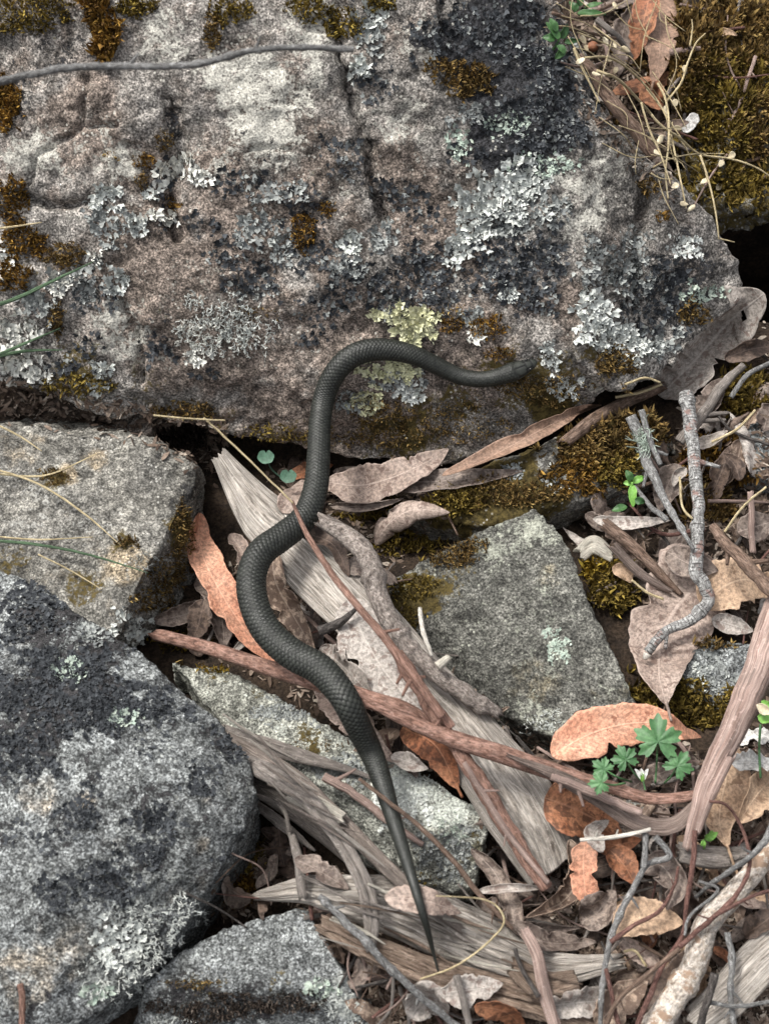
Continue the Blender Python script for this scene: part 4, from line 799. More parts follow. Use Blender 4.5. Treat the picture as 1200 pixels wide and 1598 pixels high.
    if mt == 'lichen_dark':
        lichen(bv_big, boulder, x, y, rx, ry, mt, int(rx*ry*(.085 if x > 690 else .06))+5, 8, kind='flat', label=lb[0] if lb else None, ragged=1.1)
        if rx > 24: lichen(bv_big, boulder, x+4, y+3, rx, ry, 'lichen_mid', int(rx*ry*.018)+3, 7, kind='flat', ragged=1.1)
    else: lichen(bv_big, boulder, x, y, rx, ry, mt, int(rx*ry*(.34 if mt == 'lichen_yellow' else .2 if mt == 'lichen_white' else .16 if mt == 'lichen_pale' else .10)*(11/sz)**1.5)+6 if kd != 'coral' else int(rx*ry*.14), sz*(.68 if mt == 'lichen_yellow' else .85), kind=kd, label=lb[0] if lb else None, lift=.2 if mt == 'lichen_yellow' else .28)
# other rocks
for bv, pa, x, y, rx, ry, mt, sz in [
        (bv_left, left_block, 85, 745, 26, 14, 'moss_brown', 5), (bv_left, left_block, 200, 846, 22, 10, 'moss_brown', 6), (bv_left, left_block, 285, 840, 22, 60, 'moss_brown', 5), (bv_left, left_block, 240, 935, 36, 20, 'moss_brown', 6), (bv_left, left_block, 260, 900, 34, 30, 'moss_brown', 5),
        (bv_slab, slab_r, 335, 1042, 34, 10, 'moss_yellow', 8), (bv_slab, slab_r, 300, 1030, 34, 14, 'moss_brown', 9), (bv_slab, slab_r, 490, 1165, 40, 16, 'moss_brown', 4), (bv_slab, slab_r, 640, 1370, 50, 14, 'moss_olive', 4),
        (bv_block, block, 700, 870, 60, 22, 'moss_brown', 6), (bv_block, block, 640, 920, 40, 24, 'moss_olive', 6), (bv_block, block, 640, 965, 24, 20, 'moss_olive', 5), (bv_block, block, 735, 850, 30, 14, 'moss_brown', 6),
        (bv_ridge, ridge, 930, 690, 76, 46, 'moss_brown', 10), (bv_ridge, ridge, 780, 768, 100, 26, 'moss_brown', 7), (bv_ridge, ridge, 700, 780, 60, 24, 'moss_olive', 10), (bv_ridge, ridge, 900, 740, 50, 36, 'moss_rust', 9), (bv_ridge, ridge, 1010, 660, 44, 34, 'moss_brown', 10), (bv_ridge, ridge, 960, 730, 40, 30, 'moss_olive', 10),
        (bv_bot, bot_rock, 330, 1575, 90, 24, 'moss_dark', 6), (bv_bot, bot_rock, 450, 1565, 70, 18, 'moss_dark', 6), (bv_bot, bot_rock, 300, 1535, 50, 6, 'moss_brown', 5),
        (bv_rsm, rsm, 1155, 740, 24, 14, 'moss_rust', 9), (bv_rs2, rs2, 1070, 1085, 34, 24, 'moss_olive', 10), (bv_rs2, rs2, 1150, 1090, 30, 20, 'moss_olive', 9), (bv_rs2, rs2, 1110, 1000, 50, 12, 'moss_brown', 8),
        (bv_bank, bank, 1130, 60, 80, 70, 'moss_brown', 13), (bv_bank, bank, 1130, 130, 80, 60, 'moss_olive', 12), (bv_bank, bank, 1120, 215, 66, 44, 'moss_olive', 11), (bv_bank, bank, 1120, 285, 70, 34, 'moss_olive', 11), (bv_bank, bank, 1190, 200, 40, 60, 'moss_brown', 12), (bv_bank, bank, 1190, 300, 40, 30, 'moss_olive', 11), (bv_bank, bank, 1190, 60, 40, 70, 'moss_brown', 12), (bv_bank, bank, 1070, 100, 30, 90, 'moss_brown', 12)]:
    moss(bv, pa, x, y, rx, ry, mt, int(rx*ry*(.62 if sz > 4 else .3)), sz, dome=7 if sz > 8 else 4)
for bv, pa, x, y, rx, ry, mt, sz, kd in [
        (bv_round, round_b, 195, 1530, 60, 34, 'lichen_pale', 12, 'coral'), (bv_round, round_b, 240, 1480, 44, 40, 'lichen_pale', 12, 'coral'), (bv_round, round_b, 290, 1420, 30, 26, 'lichen_pale', 11, 'coral'), (bv_round, round_b, 185, 1470, 30, 40, 'lichen_pale', 9, 'flat'), (bv_round, round_b, 150, 1550, 20, 12, 'lichen_green', 10, 'flat'), (bv_round, round_b, 215, 1440, 34, 26, 'lichen_pale', 8, 'coral'),
        (bv_round, round_b, 50, 960, 60, 40, 'lichen_dark', 7, 'flat'), (bv_round, round_b, 60, 1090, 80, 60, 'lichen_dark', 7, 'flat'), (bv_round, round_b, 170, 1100, 60, 44, 'lichen_dark', 7, 'flat'), (bv_round, round_b, 130, 1040, 50, 34, 'lichen_dark', 7, 'flat'), (bv_round, round_b, 240, 1110, 50, 30, 'lichen_dark', 6, 'flat'), (bv_round, round_b, 40, 1180, 50, 30, 'lichen_dark', 7, 'flat'), (bv_round, round_b, 360, 1165, 22, 22, 'lichen_dark', 7, 'flat'), (bv_round, round_b, 165, 1380, 50, 26, 'lichen_dark', 7, 'flat'), (bv_round, round_b, 240, 1290, 40, 20, 'lichen_dark', 7, 'flat'), (bv_round, round_b, 120, 1270, 30, 24, 'lichen_dark', 6, 'flat'), (bv_round, round_b, 110, 1050, 24, 16, 'lichen_green', 7, 'flat'), (bv_round, round_b, 195, 1120, 24, 12, 'lichen_green', 7, 'flat'), (bv_round, round_b, 150, 990, 26, 14, 'lichen_mid', 7, 'flat'), (bv_round, round_b, 230, 1330, 30, 20, 'lichen_dark', 6, 'flat'), (bv_round, round_b, 90, 1390, 34, 24, 'lichen_dark', 6, 'flat'), (bv_round, round_b, 310, 1225, 24, 14, 'lichen_dark', 6, 'flat'),
        (bv_left, left_block, 205, 975, 26, 26, 'lichen_pale', 8, 'flat'), (bv_left, left_block, 230, 880, 30, 20, 'lichen_mid', 7, 'coral'),
        (bv_slab, slab_r, 640, 1225, 50, 24, 'lichen_pale', 8, 'coral'), (bv_slab, slab_r, 620, 1250, 44, 40, 'lichen_pale', 4, 'flat'), (bv_slab, slab_r, 700, 1330, 44, 40, 'lichen_mid', 4, 'flat'), (bv_slab, slab_r, 450, 1110, 50, 20, 'lichen_mid', 4, 'flat'), (bv_slab, slab_r, 705, 1290, 24, 20, 'lichen_green', 8, 'coral'), (bv_slab, slab_r, 560, 1200, 24, 20, 'lichen_mid', 6, 'flat'), (bv_slab, slab_r, 520, 1200, 30, 14, 'lichen_mid', 6, 'flat'), (bv_slab, slab_r, 675, 1215, 20, 12, 'lichen_pale', 10, 'coral'),
        (bv_block, block, 850, 1125, 34, 16, 'lichen_pale', 8, 'coral'), (bv_block, block, 868, 1008, 18, 26, 'lichen_green', 4, 'flat'),
        (bv_bot, bot_rock, 535, 1570, 44, 20, 'lichen_pale', 9, 'coral'), (bv_bot, bot_rock, 500, 1545, 24, 10, 'lichen_green', 8, 'flat'), (bv_bot, bot_rock, 265, 1590, 30, 10, 'lichen_pale', 8, 'coral'), (bv_bot, bot_rock, 575, 1590, 26, 20, 'lichen_pale', 9, 'coral'),
        (bv_ridge, ridge, 872, 747, 22, 18, 'lichen_pale', 7, 'flat'), (bv_ridge, ridge, 800, 735, 16, 10, 'lichen_mid', 7, 'flat'),
        (bv_bank, bank, 1185, 110, 24, 24, 'lichen_mid', 9, 'flat'), (bv_rs2, rs2, 1110, 1050, 34, 26, 'lichen_mid', 7, 'flat'), (bv_rs2, rs2, 1085, 1065, 12, 22, 'lichen_pale', 7, 'flat')]:
    lichen(bv, pa, x, y, rx, ry, mt, None, sz, kind=kd)

for k in range(30):                                              # dark specks of leaf lichen spread over the rounded boulder
    x, y = RNG.uniform(0, 370), RNG.uniform(960, 1420)
    lichen(bv_round, round_b, x, y, RNG.uniform(10, 26), RNG.uniform(8, 18), 'lichen_dark', int(RNG.uniform(8, 26)), 6, kind='flat', ragged=1.2)
# moss growing on the soil between the rocks
def soil_moss(x, y, rx, ry, mt, sz, label):
    o = moss(bvg, None, x, y, rx, ry, mt, int(rx*ry*.6), sz, name='moss_tuft', dome=9, label=label)
    if o: o['category'] = 'moss'
soil_moss(365, 1385, 40, 30, 'moss_rust', 12, 'rust-coloured moss tuft between the rounded boulder and the log')
soil_moss(370, 1330, 44, 30, 'moss_olive', 10, 'dark olive moss below the grey roots at the rounded boulder')
soil_moss(955, 920, 46, 44, 'moss_olive', 12, 'olive moss along the right edge of the speckled block')
soil_moss(935, 880, 30, 28, 'moss_yellow', 11, 'golden moss at the upper right edge of the speckled block')
soil_moss(1030, 1075, 50, 46, 'moss_olive', 13, 'olive moss beneath the tip of the big pinkish leaf')
soil_moss(1110, 1110, 60, 26, 'moss_olive', 11, 'olive moss above the orange leaf by the reddish branch')
soil_moss(1160, 610, 50, 40, 'moss_olive', 11, 'olive moss below the large upright leaf at the right edge')
soil_moss(1110, 720, 50, 40, 'moss_rust', 12, 'rust moss left of the pale green rock')
soil_moss(1095, 780, 60, 40, 'moss_brown', 11, 'brown moss behind the ringed twig')
soil_moss(930, 235, 60, 60, 'moss_brown', 11, 'dark brown moss beside the boulder below the dry stems')
soil_moss(1020, 60, 60, 60, 'moss_brown', 12, 'brown moss behind the hanging orange leaf')
soil_moss(590, 800, 60, 20, 'moss_olive', 9, 'small olive moss beside the curled leaf in the middle')
soil_moss(640, 850, 50, 24, 'moss_olive', 9, 'olive moss under the arched curled leaf')
soil_moss(290, 1000, 50, 16, 'moss_olive', 10, 'yellowish moss at the broken end of the long bark strip')

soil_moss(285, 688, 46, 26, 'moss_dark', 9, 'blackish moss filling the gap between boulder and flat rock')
soil_moss(330, 1395, 40, 20, 'moss_brown', 10, 'brown moss where the log runs in under the rounded boulder')
# ------------------------------------------------------------------ loose litter
def inside(poly, x, y):
    p = np.array(poly); n = len(p); c_ = False; j = n-1
    for i in range(n):
        if (p[i, 1] > y) != (p[j, 1] > y) and x < (p[j, 0]-p[i, 0])*(y-p[i, 1])/(p[j, 1]-p[i, 1])+p[i, 0]: c_ = not c_
        j = i
    return c_
REG = {'middle': [(430, 730), (700, 730), (700, 800), (610, 900), (640, 1000), (760, 1100), (860, 1180), (760, 1250), (620, 1190), (420, 1060), (300, 1000), (320, 900), (420, 820)],
       'lower right': [(780, 1180), (1010, 1120), (1100, 1190), (1210, 1150), (1210, 1610), (560, 1610), (640, 1480), (760, 1420), (770, 1280)],
       'right': [(900, 800), (1000, 770), (1080, 640), (1210, 560), (1210, 1010), (1090, 960), (960, 940), (900, 850)],
       'top right': [(860, 0), (1060, 0), (1060, 180), (1050, 320), (1000, 270), (930, 190), (900, 100)],
       'lower left': [(405, 1330), (440, 1300), (560, 1400), (620, 1520), (620, 1610), (575, 1560), (500, 1425), (440, 1400), (380, 1420), (330, 1435), (345, 1400)],
       'bank': [(1070, 0), (1210, 0), (1210, 300), (1080, 310), (1060, 180)],
       'beyond right': [(1190, 480), (1370, 480), (1370, 1740), (1190, 1740)], 'beyond bottom': [(560, 1590), (1200, 1590), (1200, 1740), (560, 1740)],
       'hollow': [(235, 650), (345, 660), (350, 740), (318, 735), (250, 690)],
       'gap': [(0, 600), (200, 630), (340, 660), (330, 720), (240, 680), (0, 655)]}
def rand_in(reg):
    p = np.array(REG[reg]); lo, hi = p.min(0), p.max(0)
    while True:
        x, y = RNG.uniform(lo, hi)
        if inside(REG[reg], x, y): return x, y
# fine crumbs: bits of leaf, bark and twig too small to count
def crumbs():
    pos, X, Yv, Zv, sc = [], [], [], [], []
    for reg, n in (('middle', 2600), ('lower right', 8000), ('right', 2200), ('top right', 1800), ('lower left', 2600), ('gap', 700), ('hollow', 600), ('beyond right', 3500), ('beyond bottom', 2500)):
        q = np.array([rand_in(reg) for _ in range(n)])+RNG.normal(0, 8, (n, 2)); t = zlook(q[:, 0], q[:, 1]); P = at_depth(q[:, 0], q[:, 1], t-.0008); N = unit(znormal(q[:, 0], q[:, 1], 6)+RNG.normal(0, .35, (n, 3)))
        x = unit(np.cross(N, RNG.normal(0, 1, (n, 3)))); pos.append(P); X.append(x); Yv.append(np.cross(N, x)); Zv.append(N); sc.append(RNG.uniform(3, 13, n)*PXS*t)
    pos, X, Yv, Zv, sc = map(np.concatenate, (pos, X, Yv, Zv, sc)); pr = []
    for k in range(6):
        a_, b_ = RNG.uniform(.3, 1), RNG.uniform(.08, .4); c_ = RNG.uniform(-.2, .3)
        pr.append((np.array([(-a_, -b_*.6, 0), (-.2*a_, -b_, c_*.5), (a_, -b_*.3, c_), (.9*a_, b_*.5, c_), (0, b_, .1), (-.9*a_, b_*.4, .0)]), np.array([(0, 1, 5), (1, 4, 5), (1, 2, 4), (2, 3, 4)])))
    V, F, R = instance(pr, pos, X, Yv, Zv, sc)
    link_mesh('litter', V, F, M['crumb'], origin=np.zeros(3), attrs={'rnd': R}, smooth_shade=False, kind='stuff', label='fine crumbs of dead leaf and bark between the stones')
g = G('litter_crumbs'); r = g.attr('rnd'); c = g.mix(g.ss(r, 0, .35), (.05, .034, .026), (.14, .10, .075)); c = g.mix(g.ss(r, .35, .7), c, (.22, .17, .135)); c = g.mix(g.ss(r, .86, .9), c, (.40, .34, .28))
M['crumb'] = g.done(g.scale(c, g.ss(g.noise(300, 3), .3, .7, .7, 1.3)), .9)
crumbs()
LAND = {'snake head': (815, 572), 'tail tip': (680, 1505), 'inner bend of the snake': (445, 920), 'speckled block': (830, 980), 'slab end': (740, 1330), 'long orange leaf': (350, 930), 'upper end of the plank': (345, 730), 'lower end of the plank': (860, 1340), 'knobbly grey branch': (590, 930), 'arched curled leaf': (650, 800), 'mossy rock ridge': (920, 700), 'ringed twig': (1085, 780), 'ringed twig tip': (1015, 1010), 'pale green rock': (1190, 690), 'green seedling': (986, 755), 'lobed green plant': (1020, 1180), 'thick pinkish branch': (1150, 1120), 'smooth tan leaf': (1130, 1250), 'rust-red leaf': (905, 1265), 'peach leaf strip': (912, 1360), 'forked grey twig': (985, 1390), 'tan leaf under twigs': (1010, 1440), 'white branch': (1090, 1480), 'pale wood slab': (1160, 1530), 'curled mottled leaf': (890, 1370), 'yellow straw loop': (780, 1440), 'pale log': (640, 1430), 'wedge rock': (400, 1480), 'flank of the rounded boulder': (395, 1250), 'rust moss tuft': (365, 1385), 'grey roots': (470, 1230), 'hanging tan leaf': (1025, 70), 'gum nut': (925, 73), 'dark brown branch': (960, 170), 'green shrub tip': (870, 60), 'dry trailing stems': (1045, 200), 'mossy bank': (1130, 150), 'big pinkish leaf': (1030, 980), 'large leaning leaf': (1110, 540), 'dark lichened twig': (610, 1510), 'narrow bark strip': (845, 1540), 'white wood chip': (925, 860), 'slanting bark strip': (985, 850), 'round green leaves': (430, 730), 'broad pinkish leaf': (590, 750), 'reddish stick': (760, 1250), 'crossing bark strips': (660, 1130)}
DIRS = ['right of', 'below and right of', 'below', 'below and left of', 'left of', 'above and left of', 'above', 'above and right of']
USED = set()
def place_label(head, x, y):
    """a description by the nearest landmarks, tried until nothing else carries it"""
    for nm, (lx, ly) in sorted(LAND.items(), key=lambda q: (q[1][0]-x)**2+(q[1][1]-y)**2)[:6]:
        d = math.hypot(x-lx, y-ly); k = int(round(math.atan2(y-ly, x-lx)/(math.pi/4))) % 8
        for far in (('just ' if d < 45 else ''), ('close ' if d < 45 else 'farther ')):
            s_ = f'{head} {far}{DIRS[k]} the {nm}' if d > 16 else f'{head} at the {nm}'
            if s_ not in USED: USED.add(s_); return s_
    return head+' in the litter'
PAL = ['leaf_grey', 'leaf_grey', 'leaf_grey', 'leaf_dark', 'leaf_dark', 'leaf_dark', 'leaf_pink', 'leaf_mottled', 'leaf_mottled', 'leaf_pale', 'leaf_rust', 'leaf_tan']
for reg, n, lab in (('middle', 34, 'dull brown leaf scrap in the litter around the snake'), ('lower right', 120, 'dull brown leaf scrap in the lower right litter'), ('right', 30, 'dull brown leaf scrap in the litter around the ringed twig'), ('top right', 8, 'dull brown leaf scrap among the dry stems at the top right'), ('lower left', 16, 'dull brown leaf scrap beside the log at the bottom')):
    for k in range(n):
        x, y = rand_in(reg); a_ = RNG.uniform(0, 6.28); L = RNG.uniform(18, 56); b_ = a_+RNG.normal(0, .4)
        pm_ = PAL[RNG.integers(len(PAL) if reg in ('lower right', 'top right') else len(PAL)-(2 if reg in ('middle', 'right') else 6))]; leaf([(x-L*math.cos(a_), y-L*math.sin(a_)), (x, y), (x+L*math.cos(b_), y+L*math.sin(b_))], RNG.uniform(16, 46), pm_, place_label(('small ' if L < 38 else '')+{'grey': 'grey-brown', 'dark': 'dark brown', 'pink': 'pinkish', 'mottled': 'mottled', 'pale': 'pale bleached', 'rust': 'rust-red', 'tan': 'tan'}[pm_[5:]]+' leaf scrap', x, y), cup=RNG.uniform(-.5, 1.0), ripple=RNG.uniform(.8, 2.6), name='leaf_scrap', group='leaf scraps in the litter, '+reg, torn=RNG.uniform(.2, 1.0), blunt=RNG.random() < .35, tilt=RNG.normal(0, .3), m=9, curl_tip=RNG.uniform(-.05, .3))
TP = ['twig_dark', 'bark_brown', 'twig_red', 'bark_grey', 'wood_grey', 'bark_pink']
for reg, n, lab in (('middle', 26, 'thin broken twig in the litter around the snake'), ('lower right', 110, 'thin broken twig in the lower right litter'), ('right', 20, 'thin broken twig in the litter around the ringed twig'), ('bank', 14, 'thin broken twig on the mossy bank'), ('top right', 12, 'thin broken twig among the dry stems at the top right'), ('lower left', 22, 'thin broken twig beside the log at the bottom')):
    for k in range(n):
        x, y = rand_in(reg); a_ = RNG.uniform(0, 6.28); L = RNG.uniform(20, 75); w_ = RNG.normal(0, .18)*L; r0 = RNG.uniform(1.1, 3.6)
        stick([(x-L*math.cos(a_), y-L*math.sin(a_)), (x+w_*math.sin(a_), y-w_*math.cos(a_)), (x+L*math.cos(a_), y+L*math.sin(a_))], [r0, r0*.9, r0*.6], TP[(tk_ := RNG.integers(len(TP)))], stiff=10, sides=7, label=place_label(('short ' if L < 40 else 'thin ')+['dark', 'brown', 'reddish', 'grey', 'weathered', 'pinkish'][tk_]+' broken twig', x, y), group='twigs in the litter, '+reg, jag=.8)

# ------------------------------------------------------------------ old wood
under_rocks(True)
M['wood_root'] = wood_mat('brownish_root_wood', (.17, .14, .12), (.30, .255, .225), (.045, .034, .027), (22, 1, 6), .35)
timber([(400, 1398), (430, 1394), (475, 1388), (540, 1395), (620, 1412), (700, 1448), (790, 1490), (870, 1512), (965, 1500)], [6, 18, 32, 44, 48, 44, 32, 22, 10], [6, 12, 18, 22, 24, 20, 15, 11, 7], 'wood_silver', 'fallen_log', 'pale fibrous rotting log along the bottom under the snake tail', 'log', 40, 110, .34, .35, 16, .8, lift=[-60, -26, -4, 0, 0, 0, 0, 0, 0])
timber([(500, 1440), (600, 1490), (700, 1530), (820, 1560), (930, 1600)], [14, 24, 28, 26, 16], [8, 12, 14, 13, 9], 'wood_brown', 'rotten_wood', 'brown rotten wood piece below the pale log', 'wood', 30, 80, .34, .4, 12, .8)
timber([(343, 712), (400, 792), (470, 868), (560, 955), (640, 1045), (720, 1140), (800, 1245), (868, 1352)], [14, 40, 46, 46, 46, 50, 62, 54], [8, 9, 9, 9, 10, 10, 10, 8], 'wood_silver', 'weathered_plank', 'long silvery weathered plank running diagonally under the snake', 'wood', 70, 84, .14, .2, 8, .45, raw=.5)
timber([(1085, 1600), (1130, 1560), (1180, 1505), (1230, 1460)], [28, 32, 34, 34], [10, 11, 11, 10], 'wood_silver', 'wood_slab', 'pale split wood slab in the lower right corner', 'wood', 30, 56, .14, .2, 6, .5)
timber([(1060, 1330), (1110, 1338), (1165, 1335)], [16, 18, 14], [8, 9, 7], 'wood_grey', 'wood_chunk', 'small grey wood chunk under the twigs at the lower right', 'wood', 20, 48, .16, .2, 4, .6)
timber([(905, 865), (925, 850), (955, 868)], [12, 15, 9], [6, 7, 5], 'wood_pale', 'wood_chip', 'white wood chip beside the golden moss', 'wood', 10, 40, .16, .1, 3, .6)
timber([(800, 1510), (850, 1540), (900, 1530)], [16, 24, 16], [6, 8, 6], 'wood_brown', 'wood_flake', 'fibrous brown wood flake near the bottom centre', 'wood', 10, 44, .2, .2, 4, .6)
# grey roots spilling from the rounded boulder
timber([(310, 1120), (360, 1146), (430, 1168), (500, 1188), (560, 1206), (592, 1220)], [12, 13, 14, 11, 6, 2], [9, 10, 10, 8, 5, 2], 'wood_grey', 'weathered_root', 'uppermost pinkish grey root tapering to a point on the slab', 'root', 30, 36, .12, .2, 3, .8, lift=[-70, -22, 0, 0, 0, 0])
timber([(310, 1130), (385, 1170), (460, 1215), (540, 1290), (610, 1360), (680, 1420), (720, 1450)], [11, 13, 15, 13, 12, 11, 6], [8, 9, 10, 10, 10, 8, 5], 'wood_root', 'weathered_root', 'brown root running from the rounded boulder to the log', 'root', 40, 40, .14, .2, 4, .8, lift=[-70, -24, 0, 0, 0, 0, 0])
timber([(320, 1190), (400, 1230), (450, 1260), (500, 1300), (540, 1340)], [12, 12, 15, 13, 6], [7, 7, 8, 8, 5], 'wood_grey', 'weathered_root', 'flat fibrous grey root beneath the curved one', 'root', 30, 40, .14, .2, 4, .7, lift=[-70, -24, 0, 0, 0])
timber([(455, 1238), (495, 1258), (533, 1281)], [13, 15, 14], [10, 11, 10], 'wood_pale', 'broken_stub', 'pale broken wood stub among the grey roots', 'wood', 16, 40, .14, .1, 4, .7)
timber([(310, 1170), (378, 1190), (430, 1212), (485, 1252), (535, 1318), (570, 1385), (580, 1440), (578, 1480)], [14, 14, 15, 14, 12, 13, 14, 9], [11, 11, 12, 12, 11, 11, 10, 7], 'wood_grey', 'curved_root', 'smooth grey root curving down to the log', 'root', 30, 36, .07, .05, 2, .9, lift=[-70, -20, 6, 12, 10, 6, 4, 0])
stick([(340, 1215), (392, 1250), (440, 1288), (492, 1328)], [7, 7, 9, 2], 'wood_grey', 15, 10, 'weathered_root', 'short pointed grey root at the edge of the rounded boulder', 'root', lift=[-60, -8, 6, 6])
stick([(447, 1280), (462, 1330), (473, 1398)], [4, 8, 8], 'wood_grey', 12, 10, 'root_splinter', 'upright grey splinter below the roots', 'root', jag=1, lift=5)
stick([(340, 1215), (395, 1240), (440, 1262), (452, 1298)], [5, 5, 4, 3], 'wood_grey', 10, 8, 'root_splinter', 'thin hooked grey splinter between the roots', 'root', lift=[-60, -4, 8, 8])
stick([(505, 1212), (560, 1245), (602, 1278), (660, 1318)], [7, 7, 6, 4], 'bark_pink', 20, 10, 'twig', 'pinkish twig passing under the thin tail', 'stick')

LOG = bpy.data.objects['fallen_log']
for k in range(26):
    f = RNG.uniform(0, 1); x = 470+f*400+RNG.normal(0, 14); y = 1388+f*120+RNG.normal(0, 24); L = RNG.uniform(30, 80); a_ = .32+RNG.normal(0, .16); r0 = RNG.uniform(1.5, 4.2)
    stick([(x-L*math.cos(a_), y-L*math.sin(a_)), (x, y+RNG.normal(0, 4)), (x+L*math.cos(a_), y+L*math.sin(a_))], [r0*.5, r0, r0*.25], ['wood_silver', 'wood_grey', 'wood_pale', 'wood_brown'][k % 4], 12, 7, 'splinter', None, None, parent=LOG, flat=.6)
for k in range(14):
    f = RNG.uniform(0, 1); x = 400+f*170+RNG.normal(0, 10); y = 1175+f*150+RNG.normal(0, 16); L = RNG.uniform(30, 70); a_ = .62+RNG.normal(0, .14); r0 = RNG.uniform(1.5, 4)
    stick([(x-L*math.cos(a_), y-L*math.sin(a_)), (x, y+RNG.normal(0, 4)), (x+L*math.cos(a_), y+L*math.sin(a_))], [r0*.5, r0, r0*.3], ['wood_grey', 'wood_root', 'wood_silver'][k % 3], 12, 7, 'root_sliver', place_label('thin '+['grey', 'brownish', 'silvery'][k % 3]+' wood sliver', x, y), 'wood', group='wood slivers among the roots', flat=.6)
under_rocks(False)
# ------------------------------------------------------------------ leaves that lie low
leaf([(545, 935), (572, 1000), (610, 1060), (668, 1118)], 88, 'leaf_pale', 'pale leaf with dark spots lying on the plank', .1, ripple=1.0, shape=.9, torn=.3)
leaf([(500, 1010), (540, 1045), (580, 1085)], 60, 'leaf_pale', 'pale grey leaf partly under the snake beside the plank', .1, torn=.4)
leaf([(425, 855), (430, 905), (455, 955), (492, 1018)], 52, 'leaf_mottled', 'mottled dark leaf tucked against the inside bend of the snake', .35, ripple=1.2)
leaf([(490, 1068), (540, 1100), (570, 1150), (618, 1190)], 56, 'leaf_pink', 'pinkish leaf below the bark strip beside the tail', .2, ripple=1.2)
leaf([(500, 1085), (530, 1110), (548, 1150)], 46, 'leaf_pink', 'pinkish leaf left of the snake on the slab edge', .2)
leaf([(628, 1135), (680, 1165), (715, 1232)], 64, 'leaf_rust', 'brown pointed leaf hanging below the crossing bark strips', .3, ripple=.8, stem=14)
leaf([(610, 1180), (640, 1190), (668, 1200)], 30, 'leaf_pale', 'tiny pale leaf at the top of the slab end', .3)
leaf([(240, 968), (285, 960), (335, 938)], 40, 'leaf_grey', 'curled grey-brown leaf pointing at the left rock', .6, ripple=1)
leaf([(305, 905), (338, 925), (348, 970), (350, 1012)], 56, 'leaf_grey', 'wavy grey leaf between the left rock and the orange leaf', .5, ripple=1.6)
leaf([(320, 935), (310, 975), (300, 1000)], 44, 'leaf_dark', 'dark brown leaf under the wavy grey leaf', .3)
leaf([(312, 800), (312, 850), (340, 915), (385, 985), (438, 1042)], 58, 'leaf_orange', 'long orange leaf along the left side of the snake', .3, ripple=.5, shape=.95)
leaf([(440, 800), (460, 770), (480, 745)], 40, 'leaf_pink', 'spotted pink leaf just left of the snake under the boulder', .2)
leaf([(450, 745), (480, 735), (520, 725)], 34, 'leaf_rust', 'small rust leaf beside the round green leaf', .3)
leaf([(520, 735), (600, 750), (700, 750), (815, 735)], 46, 'leaf_grey', 'long grey-brown leaf under the boulder overhang', .3, ripple=.8)
leaf([(510, 752), (560, 758), (612, 745), (672, 718), (700, 700)], 66, 'leaf_pink', 'broad pinkish leaf right of the snake under the boulder', .2, ripple=1.0, shape=.9, lift=[3, 6, 10, 12, 10])
leaf([(515, 790), (570, 790), (630, 778)], 26, 'leaf_grey', 'narrow rolled leaf below the broad pinkish leaf', .9, ripple=.6)
leaf([(690, 742), (742, 724), (790, 700), (850, 668), (905, 640), (938, 632)], 38, 'leaf_brown', 'upright brown leaf with a pale rim against the boulder foot', .55, ripple=.7, lift=[8, 12, 14, 18, 20, 16], tilt=.4, anchor=[(700, 765), (765, 748), (800, 728), (862, 694), (915, 665), (945, 650)])
leaf([(586, 852), (605, 818), (645, 795), (702, 800)], 50, 'leaf_pink', 'arched curled leaf beside the speckled block', -.55, ripple=.8, lift=[2, 12, 20, 14])
leaf([(540, 880), (575, 888), (620, 905)], 42, 'leaf_grey', 'flat grey leaf between the plank and the grey branch', .1, ripple=.8, blunt=True)
leaf([(470, 830), (520, 850), (545, 900)], 36, 'leaf_dark', 'dark leaf in the hollow right of the snake', .3)
leaf([(860, 1178), (930, 1142), (1010, 1128), (1094, 1150)], 74, 'leaf_orange', 'orange leaf with ragged end behind the green plant', .15, ripple=.7, shape=.9, torn=.12, lift=[2, 6, 8, 6])
leaf([(1125, 885), (1075, 925), (1035, 985), (1028, 1050), (1040, 1100)], 150, 'leaf_pink', 'big pinkish grey leaf lying under the ringed twig tip', .18, ripple=.5, shape=.75, stem=26, lift=[8, 10, 12, 10, 4])
leaf([(1095, 945), (1130, 915), (1170, 905), (1210, 930)], 88, 'leaf_tan', 'tan leaf with wavy rim at the right edge beside the big pinkish leaf', .3, ripple=1.2)
leaf([(1110, 965), (1140, 975), (1175, 985)], 34, 'leaf_pale', 'pale leaf scrap under the tan leaf at the right', .3)
leaf([(850, 1245), (895, 1262), (970, 1300)], 92, 'leaf_rust', 'rust-red leaf under the bark strips left of the pale stone', .2, ripple=.6, shape=.85)
leaf([(920, 1300), (955, 1318), (1000, 1310)], 40, 'leaf_rust', 'small rust leaf below the larger rust-red leaf', .3)
leaf([(1145, 1165), (1132, 1220), (1122, 1280), (1135, 1322)], 76, 'leaf_tan', 'smooth tan leaf standing right of the reddish branch', .3, ripple=.4, stem=50, lift=[8, 14, 14, 6])
leaf([(1225, 1200), (1190, 1230), (1150, 1285)], 70, 'leaf_tan', 'folded tan leaf at the right edge', .45, ripple=.6, lift=[6, 10, 8])
leaf([(1140, 1190), (1180, 1190), (1215, 1200)], 44, 'leaf_white', 'white papery scrap at the right edge above the tan leaves', .3, ripple=2, torn=.6)
leaf([(1150, 1160), (1180, 1150), (1215, 1150)], 34, 'leaf_white', 'upper white papery scrap beside the yellow bud', .3, ripple=2, torn=.7)
leaf([(958, 1456), (1000, 1432), (1066, 1440)], 66, 'leaf_tan', 'tan leaf beneath the reddish twigs at the lower right', .3, ripple=.6, lift=6)
